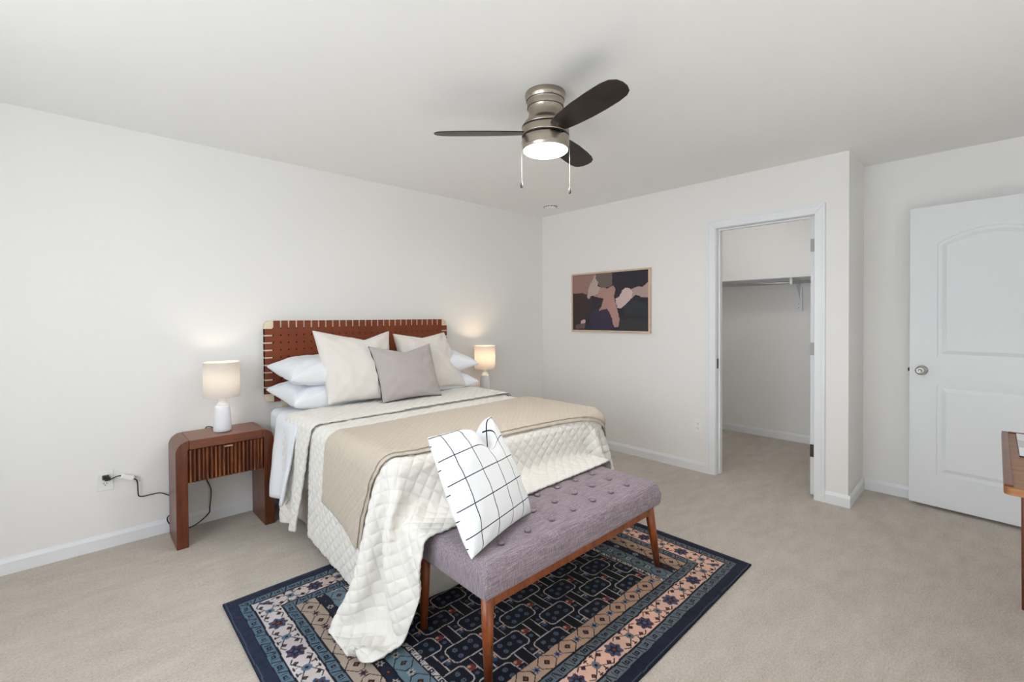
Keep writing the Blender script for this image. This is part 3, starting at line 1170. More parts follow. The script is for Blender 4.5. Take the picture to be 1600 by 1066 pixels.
# ------------------------------------------------------------------ folded-back quilt end, sheet and duvet edge
def side_drape(x_in, x_edge, z_top, drop, flare, yf, yb, yfd, ybd, rnd_=0.05, nx=60, ny=26, waves=1.5, amp=0.012, x_right=None, dropR=0.3, top=None, hem=None):
    """cloth lying on the bed top between yb (head) and yf (foot), hanging down the left side by drop.
    yfd/ybd: the same edges at the hem"""
    L_top = (x_right or MX1) - x_edge
    P = np.zeros((ny, nx, 3)); U = np.zeros((ny, nx, 2))
    arc = PI / 2 * rnd_
    tot = drop + arc + L_top + (arc + dropR if x_right else 0)
    for i in range(nx):
        s = -(drop + arc) + tot * (i / (nx - 1))
        for j in range(ny):
            v = j / (ny - 1)
            if s < 0 - arc:
                d = -s - arc
                f = d / drop
                y = (yb + (ybd - yb) * f) * (1 - v) + (yf + (yfd - yf) * f) * v
                x = x_edge - rnd_ - flare * f - amp * f ** 0.6 * math.sin(2 * PI * waves * v + 0.8) - 0.006 * noise.noise((y * 9, f * 3, 1))
                dd = d * (1 + (hem(v) if hem else 0) * f)
                z = z_top - rnd_ - dd
            elif s < 0:
                a = (s + arc) / arc * PI / 2
                y = yb * (1 - v) + yf * v
                x = x_edge - rnd_ * math.cos(a)
                z = z_top - rnd_ + rnd_ * math.sin(a)
            elif s <= L_top:
                y = yb * (1 - v) + yf * v
                x = x_edge + s
                z = z_top + 0.004 * noise.noise((x * 5, y * 5, 2))
            elif s < L_top + arc:
                a = (s - L_top) / arc * PI / 2
                y = yb * (1 - v) + yf * v
                x = x_edge + L_top + rnd_ * math.sin(a)
                z = z_top - rnd_ + rnd_ * math.cos(a)
            else:
                y = yb * (1 - v) + yf * v
                x = x_edge + L_top + rnd_ + 0.08 * (s - L_top - arc)
                z = z_top - rnd_ - (s - L_top - arc)
            P[j, i] = (x, y, z)
            U[j, i] = (s, y)
    return P, U


ZQ = MZ1 + 0.026
Pf, Uf = side_drape(0, MX0 + 0.035, ZQ + 0.002, 0.575, 0.035, 2.615, 3.05, 2.76, 2.98, 0.06, 440, 70, 1.4, 0.016, MX1 - 0.035, 0.35)
Nf = normals(Pf)
Nf *= 1 if Nf[:, 240, 2].mean() > 0 else -1
Pf = Pf + Nf * (0.006 * puff(Uf) - 0.004)[..., None]
b = BM(); grid_mesh(b, Pf, Uf)
fl = obj('quilt_fold', b, 'quilt', quilt, smooth=True, solid=0.012)
fl.modifiers['thickness'].offset = 0
b = BM()
tube(b, [Pf[-1, i] + np.array([0, -0.004, 0.0]) for i in range(208, 400, 2)], 0.0018, 6)
obj('fold_edge_line', b, 'piping', fl, smooth=True)  # thin dark line along the front edge of the fold

Ps, Us = side_drape(0, MX0 + 0.02, MZ1 + 0.012, 0.44, 0.055, 2.80, 3.18, 2.86, 3.09, 0.05, 90, 30, 1.2, 0.018, MX1 - 0.02, 0.3)
b = BM(); grid_mesh(b, Ps, Us)
sheet = obj('sheet', b, 'sheet', None, smooth=True, solid=0.014)
sheet.modifiers['thickness'].offset = 0
tag(sheet, 'white bed sheet showing between quilt and pillows, hanging at the left side', 'sheet')


# ------------------------------------------------------------------ pillows
def pillow(name, W_, H_, T_, M, mat, label, cat, pinch=0.07, chop=0.0, group=None, wr=0.006, n=44, p=0.42, seed=0, flange=0.0, uvoff=(0.0, 0.0), chop_w=0.22, chop_x=0.0, sag=0.0, taper=0.0, vee=False):
    b = BM()
    uvl = b.loops.layers.uv.new('UVMap')
    rows = {}

    def pt(u, v, s):
        x = W_ / 2 * u * (1 - pinch * (1 - v * v) * u * u)
        x *= 1 + taper * v
        y = H_ / 2 * v * (1 - pinch * (1 - u * u) * v * v)
        e = max(0.0, (1 - u * u) * (1 - v * v))
        z = s * T_ / 2 * e ** p
        # weight gathers towards the lower edge
        z *= 1 - sag * 0.5 * v
        w = noise.noise((u * 3 + seed, v * 3 - seed, s * 2.0)) + 0.5 * noise.noise((u * 7 + seed, v * 6, s * 3.0 + 5))
        z += wr * w * min(1, e * 6)
        # creases running in from the corners
        cr = abs(u) * abs(v)
        z += s * wr * 0.8 * cr * math.sin(14 * (abs(u) - abs(v)) + seed) * min(1, e * 5)
        if chop:
            if vee:
                g = max(0.0, 1 - abs(u - chop_x) / (1 + chop_x if u < chop_x else 1 - chop_x)) ** 1.15 * max(0, v) ** 2.2
            else:
                g = math.exp(-((u - chop_x) / chop_w) ** 2) * max(0, v) ** 2.2
            y -= chop * g
            z *= 1 - 0.35 * g
            z += s * 0.25 * chop * math.exp(-((abs(u - chop_x) - chop_w * 1.5) / chop_w) ** 2) * max(0, v) ** 3 * min(1, e * 5)
        return Vector((x, y, z))
    V = {}
    for s in (1, -1):
        for j in range(n + 1):
            for i in range(n + 1):
                # denser towards the rim
                u = math.sin(PI / 2 * (2 * i / n - 1)); v = math.sin(PI / 2 * (2 * j / n - 1))
                rim = i in (0, n) or j in (0, n)
                if rim and s == -1:
                    V[s, j, i] = V[1, j, i]
                else:
                    V[s, j, i] = b.verts.new(M @ pt(u, v, s))
    for s in (1, -1):
        for j in range(n):
            for i in range(n):
                q = [(j, i), (j, i + 1), (j + 1, i + 1), (j + 1, i)]
                if s == -1:
                    q = q[::-1]
                f = b.faces.new([V[s, a, c] for a, c in q])
                for l, (a, c) in zip(f.loops, q):
                    u = math.sin(PI / 2 * (2 * c / n - 1)); v = math.sin(PI / 2 * (2 * a / n - 1))
                    o_ = uvoff if s == 1 else (uvoff[0] + 0.02, uvoff[1] + 0.03)
                    l[uvl].uv = (u * W_ / 2 + o_[0], v * H_ / 2 + o_[1])
    o = obj(name, b, mat, None, smooth=True)
    tag(o, label, cat, group)
    rim = lambda u, v: M @ pt(u, v, 1)
    return o, rim


def frame_from(bl, br, tl, thick_dir=None):
    """matrix whose local x runs bl->br, y runs up bl->tl, origin at the centre"""
    bl, br, tl = Vector(bl), Vector(br), Vector(tl)
    x = (br - bl)
    y = (tl - bl)
    c = bl + x / 2 + y / 2
    xn = x.normalized()
    yn = y.normalized()
    z = xn.cross(yn).normalized()
    return Matrix.Translation(c) @ Matrix((xn, yn, z)).transposed().to_4x4(), x.length, y.length


GP = 'white sleeping pillows'
for side, cx, rz in (('left', 1.285, 0.0), ('right', 2.105, 0.0)):
    for lev, cz, dz, nm in ((0, 0.805, 0.02, 'lower'), (1, 0.962, -0.03, 'upper')):
        M = Matrix.Translation((cx, 3.235, cz)) @ Matrix.Rotation(R(4 if side == 'left' else -4) + dz, 4, 'Z') @ Matrix.Rotation(R(7), 4, 'X')
        pillow('pillow', 0.69, 0.45, 0.19, M, 'sheet', '%s of the two white sleeping pillows at the %s side of the headboard' % (nm, side), 'pillow',
               pinch=0.10, group=GP, wr=0.010, seed=cx + lev * 3, p=0.36)

M, w_, h_ = frame_from((1.165, 2.985, 0.765), (1.625, 2.955, 0.752), (1.185, 3.165, 1.225))
pillow('euro_sham', w_ + 0.04, h_ + 0.02, 0.19, M, 'sham', 'cream linen square pillow leaning at left, in front of white pillows', 'pillow', 0.06, 0.062, 'cream square pillows', 0.009, seed=2, chop_x=0.24, taper=0.10, vee=True)
M, w_, h_ = frame_from((1.80, 3.035, 0.752), (2.31, 3.02, 0.752), (1.74, 3.21, 1.195))
pillow('euro_sham', w_ + 0.0, h_ + 0.0, 0.18, M, 'sham', 'cream linen square pillow leaning at right, partly behind grey cushion', 'pillow', 0.06, 0.032, 'cream square pillows', 0.012, seed=5, taper=-0.08, vee=True)
M, w_, h_ = frame_from((1.495, 2.875, 0.750), (1.965, 2.860, 0.752), (1.475, 3.00, 1.105))
gp, rim = pillow('cushion', w_ + 0.01, h_ + 0.03, 0.15, M, 'grey_linen', 'grey linen cushion with dark piping in front of cream pillows', 'cushion', 0.07, 0.048, None, 0.008, seed=8, taper=0.02, vee=True, chop_x=0.05)
b = BM()
tube(b, [rim(-1, 1 - 2 * k / 30) + Vector((0.003 * math.sin(k * 0.9), --0.004, 0)) for k in range(31)], 0.0042, 6)
tube(b, [rim(-1 + 2 * k / 30, -1) + Vector((0, -0.003, 0)) for k in range(31)], 0.0030, 6)
obj('piping', b, 'piping', gp, smooth=True)

# ------------------------------------------------------------------ bench
bx0, bx1, by0, by1, bz0, bz1 = 0.992, 2.178, 1.190, 1.640, 0.345, 0.464
bench = thing('bench', 'mauve grey tufted bench with walnut legs at the bed foot, on the rug', 'bench', ((bx0 + bx1) / 2, (by0 + by1) / 2, 0.01))
BTX = [1.585 + 0.144 * (k - 3) for k in range(7)]
BTY = [1.287, 1.397, 1.505]


def seat_pt(u, v, lev):
    return None


nx_, ny_ = 120, 48
P = np.zeros((ny_ + 1, nx_ + 1))
b = BM()
X = np.linspace(bx0, bx1, nx_ + 1); Yv = np.linspace(by0, by1, ny_ + 1)


def ease(a0, a1, a):
    d = min(a - a0, a1 - a)
    r = 0.035
    return 0 if d >= r else r - math.sqrt(max(0, r * r - (r - d) ** 2))


def seat_z(x, y):
    z = bz1 + 0.010 * math.sin(PI * (x - bx0) / (bx1 - bx0)) ** 0.4 * math.sin(PI * (y - by0) / (by1 - by0)) ** 0.5
    for cx in BTX:
        if abs(cx - x) < 0.07:
            for cy in BTY:
                d2 = (x - cx) ** 2 + (y - cy) ** 2
                z -= 0.015 * math.exp(-d2 / 0.0008)
    return z - ease(bx0, bx1, x) - ease(by0, by1, y)


# denser sampling at the rounded rim
def warp(n, a0, a1):
    t = np.linspace(0, 1, n + 1)
    t = 0.5 - 0.5 * np.cos(PI * t) * (0.25 + 0.75 * np.abs(np.cos(PI * t)) ** 0.0)
    lin_ = np.linspace(0, 1, n + 1)
    t = 0.6 * lin_ + 0.4 * (0.5 - 0.5 * np.cos(PI * lin_))
    return a0 + (a1 - a0) * t


X = warp(nx_, bx0, bx1); Yv = warp(ny_, by0, by1)
G = np.array([[(x, y, seat_z(x, y)) for x in X] for y in Yv])
grid_mesh(b, G)
b.verts.ensure_lookup_table()
rim_i = [(0, i) for i in range(nx_)] + [(j, nx_) for j in range(ny_)] + [(ny_, i) for i in range(nx_, 0, -1)] + [(j, 0) for j in range(ny_, 0, -1)]
prev = [b.verts[j * (nx_ + 1) + i] for j, i in rim_i]
for zz, ins in ((bz0 + 0.06, -0.003), (bz0 + 0.012, 0.0), (bz0, 0.006)):
    cur = []
    for (j, i) in rim_i:
        x, y = X[i], Yv[j]
        cx, cy = (bx0 + bx1) / 2, (by0 + by1) / 2
        x += -ins * (1 if x > bx1 - 1e-6 else -1 if x < bx0 + 1e-6 else 0)
        y += -ins * (1 if y > by1 - 1e-6 else -1 if y < by0 + 1e-6 else 0)
        cur.append(b.verts.new((x, y, zz)))
    m = len(cur)
    for k in range(m):
        l = (k + 1) % m
        b.faces.new((prev[k], prev[l], cur[l], cur[k]))
    prev = cur
b.faces.new(prev)
obj('seat', b, 'bench', bench, smooth=True)
for cx in BTX:
    for cy in BTY:
        b = BM()
        z = seat_z(cx, cy) + 0.004
        lathe(b, [(0.0125, 0), (0.0140, 0.004), (0.0125, 0.008), (0.006, 0.0105)], (cx, cy, z), 16)
        obj('button', b, 'button', bench, smooth=True)
b = BM()
box(b, (bx0 + 0.05, by0 + 0.012, bz0 - 0.036), (bx1 - 0.05, by0 + 0.034, bz0)); box(b, (bx0 + 0.05, by1 - 0.034, bz0 - 0.036), (bx1 - 0.05, by1 - 0.012, bz0))
box(b, (bx0 + 0.05, by0 + 0.034, bz0 - 0.030), (bx0 + 0.072, by1 - 0.034, bz0)); box(b, (bx1 - 0.072, by0 + 0.034, bz0 - 0.030), (bx1 - 0.05, by1 - 0.034, bz0))
obj('seat_rail', b, 'bench_wood', bench, bevel=0.003)
for tx, ty, fx, fy in ((1.020, 1.212, 1.046, 1.240), (2.100, 1.212, 2.188, 1.214), (1.022, 1.610, 1.040, 1.652), (2.130, 1.612, 2.185, 1.652)):
    b = BM()
    tube(b, [(tx, ty, bz0 + 0.0), (tx + (fx - tx) * 0.5, ty + (fy - ty) * 0.5, 0.18), (fx, fy, 0.0125)], [0.023, 0.020, 0.0145], 20)
    obj('leg', b, 'bench_wood', bench, smooth=True)

# checked pillow leaning on the bed foot
M, w_, h_ = frame_from((0.985, 1.265, 0.490), (1.415, 1.395, 0.486), (0.965, 1.485, 0.845))
pillow('throw_pillow', 0.450, 0.455, 0.17, M, 'check', 'white pillow with thin navy grid lines leaning on the bench', 'pillow', 0.05, 0.15, None, 0.005, seed=11, chop_x=0.25, chop_w=0.24, uvoff=(0.03, 0.02), sag=0.25)

# ------------------------------------------------------------------ ceiling fan
FX, FYc = 1.714, 1.561
fan = thing('ceiling_fan', 'brushed nickel ceiling fan with three dark blades and a lit lens', 'ceiling fan', (FX, FYc, CZ))
b = BM()
lathe(b, [(0.1005, 2.4395), (0.102, 2.432), (0.1015, 2.418), (0.096, 2.404), (0.0935, 2.400), (0.0925, 2.388), (0.0905, 2.372), (0.089, 2.366), (0.085, 2.355), (0.083, 2.342), (0.0845, 2.326), (0.093, 2.308), (0.107, 2.292), (0.1155, 2.280), (0.1185, 2.270)], (FX, FYc, 0), 72)
obj('motor_housing', b, 'nickel', fan, smooth=True)
b = BM()
for z, r in ((2.4005, 0.0958), (2.3665, 0.0915)):
    lathe(b, [(r - 0.004, z - 0.0015), (r, z - 0.0015), (r, z + 0.0015), (r - 0.004, z + 0.0015)], (FX, FYc, 0), 72, cap=False)
lathe(b, [(0.10, 2.2655), (0.1192, 2.2658), (0.1192, 2.2700), (0.10, 2.2703)], (FX, FYc, 0), 72)
lathe(b, [(0.10, 2.2205), (0.1192, 2.2210), (0.1192, 2.2255), (0.10, 2.2260)], (FX, FYc, 0), 72)
obj('black_band', b, 'black', fan)
b = BM()
lathe(b, [(0.112, 2.2262), (0.1185, 2.2275), (0.1188, 2.232), (0.1188, 2.260), (0.1185, 2.2645), (0.112, 2.2658)], (FX, FYc, 0), 72)
obj('blade_hub', b, 'nickel', fan, smooth=True)
b = BM()
lathe(b, [(0.112, 2.2208), (0.1185, 2.2195), (0.1188, 2.205), (0.1165, 2.180), (0.1145, 2.160), (0.1125, 2.1565), (0.108, 2.158)], (FX, FYc, 0), 72, cap=False)
lk = obj('light_ring', b, 'nickel', fan, smooth=True)
b = BM()
lathe(b, [(0.1115, 2.160), (0.1115, 2.155), (0.106, 2.150), (0.09, 2.1455), (0.06, 2.142), (0.03, 2.1405), (0.004, 2.140)], (FX, FYc, 0), 64)
obj('lens', b, 'lens', fan, smooth=True)
d = bpy.data.lights.new('fan_lamp', 'AREA')
d.shape = 'DISK'
d.size = 0.2
d.energy = 10
d.color = (1, 0.97, 0.94)
o = bpy.data.objects.new('fan_lamp', d)
C.objects.link(o); o.parent = fan; o.location = (0, 0, 2.132 - CZ)
out = []
for r, w in ((0.085, -0.040), (0.13, -0.052), (0.20, -0.064), (0.30, -0.073), (0.42, -0.075), (0.50, -0.072), (0.545, -0.062), (0.572, -0.040), (0.580, -0.012),
             (0.577, 0.018), (0.562, 0.045), (0.535, 0.060), (0.48, 0.068), (0.40, 0.070), (0.30, 0.068), (0.20, 0.060), (0.13, 0.050), (0.085, 0.038)):
    out.append((r * 0.968, w * 0.95, 0))
for k, a in enumerate((136.5, 16.5, -103.5)):
    b = BM()
    prism(b, [(r, w, -0.003) for r, w, _ in out], (0, 0, 0.006))
    M = Matrix.Translation((FX, FYc, 2.245)) @ Matrix.Rotation(R(a), 4, 'Z') @ Matrix.Rotation(R(-13), 4, 'X')
    bmesh.ops.transform(b, matrix=M, verts=b.verts)
    obj('blade', b, 'blade', fan, bevel=0.002)
rgt = Vector((_r.x, _r.y, 0)).normalized()
for s, zf in ((-1, 1.975), (1, 1.945)):
    p = Vector((FX, FYc, 0)) + rgt * s * 0.1185
    z0 = 2.20
    b = BM()
    tube(b, [(p.x, p.y, z0 + 0.004), (p.x + s * rgt.x * 0.002, p.y + s * rgt.y * 0.002, z0 - 0.01), (p.x + s * rgt.x * 0.002, p.y + s * rgt.y * 0.002, zf + 0.02)], 0.0009, 6)
    ch = obj('pull_chain', b, 'chain', fan)
    b = BM()
    lathe(b, [(0.002, 0.028), (0.0035, 0.022), (0.0065, 0.012), (0.0075, 0.004), (0.006, -0.003), (0.002, -0.006)], (p.x + s * rgt.x * 0.002, p.y + s * rgt.y * 0.002, zf), 14)
    obj('chain_fob', b, 'fob', ch, smooth=True)
b = BM()
a = math.atan2(-rgt.y - 0.2, -rgt.x * 0 + 0.1)
q = Vector((FX, FYc, 2.212)) + (rgt * 0.55 - Vector((_f.x, _f.y, 0)).normalized() * 0.83).normalized() * 0.1185
lathe(b, [(0.006, 0), (0.006, 0.003)], (0, 0, 0), 12)
nn = Vector((q.x - FX, q.y - FYc, 0)).normalized()
bmesh.ops.transform(b, matrix=Matrix.Translation(q) @ Vector((0, 0, 1)).rotation_difference(nn).to_matrix().to_4x4(), verts=b.verts)
obj('reverse_switch', b, 'black', lk)

# smoke detector
sd = thing('smoke_detector', 'round white smoke detector on ceiling near the room corner', 'smoke detector', (3.451, 3.08, CZ))
b = BM()
lathe(b, [(0.066, 2.4395), (0.066, 2.430)], (3.451, 3.08, 0), 40)
obj('mounting_plate', b, 'plastic', sd)
b = BM()
lathe(b, [(0.064, 2.430), (0.063, 2.418), (0.056, 2.408), (0.045, 2.404), (0.002, 2.402)], (3.451, 3.08, 0), 40)
obj('detector_cover', b, 'plastic', sd, smooth=True)
b = BM()
for k in range(14):
    a = 2 * PI * k / 14
    M = Matrix.Translation((3.451, 3.08, 0)) @ Matrix.Rotation(a, 4, 'Z')
    n0 = len(b.verts)
    box(b, (0.0585, -0.0105, 2.4175), (0.0665, 0.0105, 2.4245))
    b.verts.ensure_lookup_table()
    bmesh.ops.transform(b, matrix=M, verts=b.verts[n0:])
obj('vent_slot', b, 'slot', sd)

# ------------------------------------------------------------------ painting
pt_ = thing('painting', 'framed abstract painting in mauve, navy and blush on the right wall', 'painting', (RX, 2.625, 1.462))
py0, py1, pz0, pz1 = 2.168, 3.082, 1.166, 1.766
fx0 = RX - 0.036
b = BM()
fw_ = 0.016
for a, c in (((py0, pz0), (py1, pz0 + fw_)), ((py0, pz1 - fw_), (py1, pz1)), ((py0, pz0 + fw_), (py0 + fw_, pz1 - fw_)), ((py1 - fw_, pz0 + fw_), (py1, pz1 - fw_))):
    box(b, (fx0, a[0], a[1]), (RX - 0.001, c[0], c[1]))
obj('picture_frame', b, 'frame_wood', pt_, bevel=0.0015)
patches = [
    ((38, 36, 46), [(213, 296), (912, 250), (912, 826), (213, 798)]),
    ((54, 40, 42), [(213, 455), (310, 455), (360, 465), (368, 500), (395, 515), (405, 600), (385, 680), (340, 705), (245, 722), (235, 798), (213, 798)]),
    ((50, 43, 64), [(400, 640), (470, 600), (560, 605), (600, 690), (612, 790), (560, 812), (400, 800), (380, 700)]),
    ((46, 49, 50), [(672, 715), (760, 702), (850, 715), (912, 700), (912, 826), (650, 815), (660, 770)]),
    ((42, 46, 52), [(700, 590), (780, 530), (880, 560), (912, 600), (912, 690), (720, 680)]),
    ((144, 112, 104), [(213, 296), (445, 281), (450, 310), (425, 330), (400, 365), (375, 430), (355, 472), (310, 456), (250, 462), (213, 458)]),
    ((102, 90, 83), [(450, 281), (600, 271), (605, 340), (598, 395), (530, 414), (480, 398), (455, 345)]),
    ((178, 158, 149), [(440, 282), (425, 320), (398, 365), (372, 430), (362, 498), (376, 520), (402, 490), (470, 472), (492, 410), (466, 395), (470, 360), (448, 330)]),
    ((166, 130, 122), [(490, 408), (560, 418), (612, 392), (632, 420), (618, 500), (645, 610), (668, 715), (658, 780), (625, 788), (608, 755), (600, 700), (576, 640), (552, 608), (475, 628), (500, 582), (522, 512), (450, 497), (428, 490), (470, 470)]),
    ((166, 142, 137), [(768, 432), (830, 405), (862, 412), (912, 366), (912, 512), (860, 506), (800, 482), (776, 522), (760, 480)]),
    ((198, 176, 172), [(630, 515), (665, 500), (690, 440), (720, 413), (760, 424), (782, 460), (770, 520), (720, 575), (680, 608), (648, 602)]),
    ((202, 170, 170), [(300, 715), (330, 702), (350, 714), (342, 740), (315, 752), (297, 740)]),
    ((98, 80, 80), [(245, 752), (298, 742), (340, 738), (346, 765), (330, 790), (240, 788)]),
]
cy0, cy1, cz0, cz1 = py0 + fw_, py1 - fw_, pz0 + fw_, pz1 - fw_
b = BM()
mats = []
box(b, (fx0 + 0.008, cy0, cz0), (RX - 0.004, cy1, cz1))
mats.append(plain('canvas_edge', (40, 36, 44), 0.8))
for k, (col, poly) in enumerate(patches):
    mats.append(plain('oil_paint_%s' % 'abcdefghijklmnop'[k], col, 0.7, scale=60))
    pts = []
    n = len(poly)
    for i in range(n):
        (xa, ya), (xb, yb) = poly[i], poly[(i + 1) % n]
        m = max(1, int(math.hypot(xb - xa, yb - ya) / 8))
        for q in range(m):
            u = q / m
            x, y = xa + (xb - xa) * u, ya + (yb - ya) * u
            if k and 216 < x < 909:
                x, y = x + 7 * noise.noise((x * 0.13, y * 0.13, k)) + 5 * noise.noise((x * 0.4, y * 0.4, k)), y + 7 * noise.noise((x * 0.13, y * 0.13, k + 30)) + 5 * noise.noise((x * 0.4, y * 0.4, k + 9))
            fx_ = min(1, max(0, (x - 213) / 699))
            yt, ybm = 296 - 46 * fx_, 798 + 28 * fx_
            fz = min(1, max(0, (y - yt) / (ybm - yt)))
            pts.append((fx0 + 0.0079 - 0.0004 * k, cy1 + (cy0 - cy1) * fx_, cz1 + (cz0 - cz1) * fz))
    vs = [b.verts.new(p) for p in pts]
    for tri in tessellate_polygon([[Vector((0, p[1], p[2])) for p in pts]]):
        f = b.faces.new([vs[i] for i in tri])
        f.material_index = k + 1
obj('canvas', b, mats, pt_)

# ------------------------------------------------------------------ desk at the right edge
DX0, DX1, DY1, DY0, DZ = 2.175, 3.185, -0.020, -0.62, 0.762
dk = thing('desk', 'walnut desk corner with tapered leg, cut off by the right edge of the photo', 'desk', (2.64, -0.32, 0))
b = BM(); prism(b, [(x, y, DZ - 0.026) for x, y in rrect(DX0, DX1, DY0, DY1, 0.018)], (0, 0, 0.026)); obj('desk_top', b, 'desk_wood', dk, bevel=0.004)
b = BM(); box(b, (DX0 + 0.012, DY1 - 0.022, DZ - 0.002), (DX1 - 0.004, DY1 - 0.001, DZ + 0.006)); obj('edge_band', b, 'walnut_x', dk, bevel=0.003)
b = BM(); box(b, (DX1 - 0.016, DY0 + 0.004, DZ - 0.002), (DX1 - 0.001, DY1 - 0.022, DZ + 0.006)); obj('edge_band', b, 'walnut', dk, bevel=0.003)
for a, c in (((DX0 + 0.07, DY1 - 0.100), (DX1 - 0.14, DY1 - 0.080)), ((DX0 + 0.07, DY0 + 0.080), (DX1 - 0.14, DY0 + 0.100)), ((DX0 + 0.06, DY0 + 0.10), (DX0 + 0.08, DY1 - 0.10)), ((DX1 - 0.15, DY0 + 0.10), (DX1 - 0.13, DY1 - 0.10))):
    b = BM(); box(b, (a[0], a[1], DZ - 0.09), (c[0], c[1], DZ - 0.0262)); obj('apron', b, 'walnut', dk, bevel=0.002)
for x, y in ((DX1 - 0.125, DY1 - 0.086), (DX0 + 0.07, DY1 - 0.086), (DX1 - 0.125, DY0 + 0.086), (DX0 + 0.07, DY0 + 0.086)):
    b = BM()
    h1, h0 = 0.026, 0.020
    vt = [b.verts.new((x + sx * h1, y + sy * h1, DZ - 0.0262)) for sx, sy in ((-1, -1), (1, -1), (1, 1), (-1, 1))]
    vb = [b.verts.new((x + sx * h0, y + sy * h0, 0.0)) for sx, sy in ((-1, -1), (1, -1), (1, 1), (-1, 1))]
    b.faces.new(vt); b.faces.new(vb[::-1])
    for k in range(4):
        b.faces.new((vb[k], vb[(k + 1) % 4], vt[(k + 1) % 4], vt[k]))
    obj('leg', b, 'walnut', dk, bevel=0.003)
bk = thing('magazine', 'white magazine with a grey band lying on the desk at the right edge', 'magazine', (2.9, -0.25, DZ))
b = BM(); box(b, (2.668, -0.40, DZ + 0.0002), (3.115, -0.066, DZ + 0.004)); obj('back_cover', b, 'black', bk)
b = BM(); box(b, (2.672, -0.40, DZ + 0.0042), (3.115, -0.0665, DZ + 0.013)); obj('pages', b, 'paper', bk, bevel=0.001)
b = BM(); box(b, (2.80, -0.399, DZ + 0.0132), (2.95, -0.068, DZ + 0.0136)); obj('printed_band', b, 'grey_card', bk)


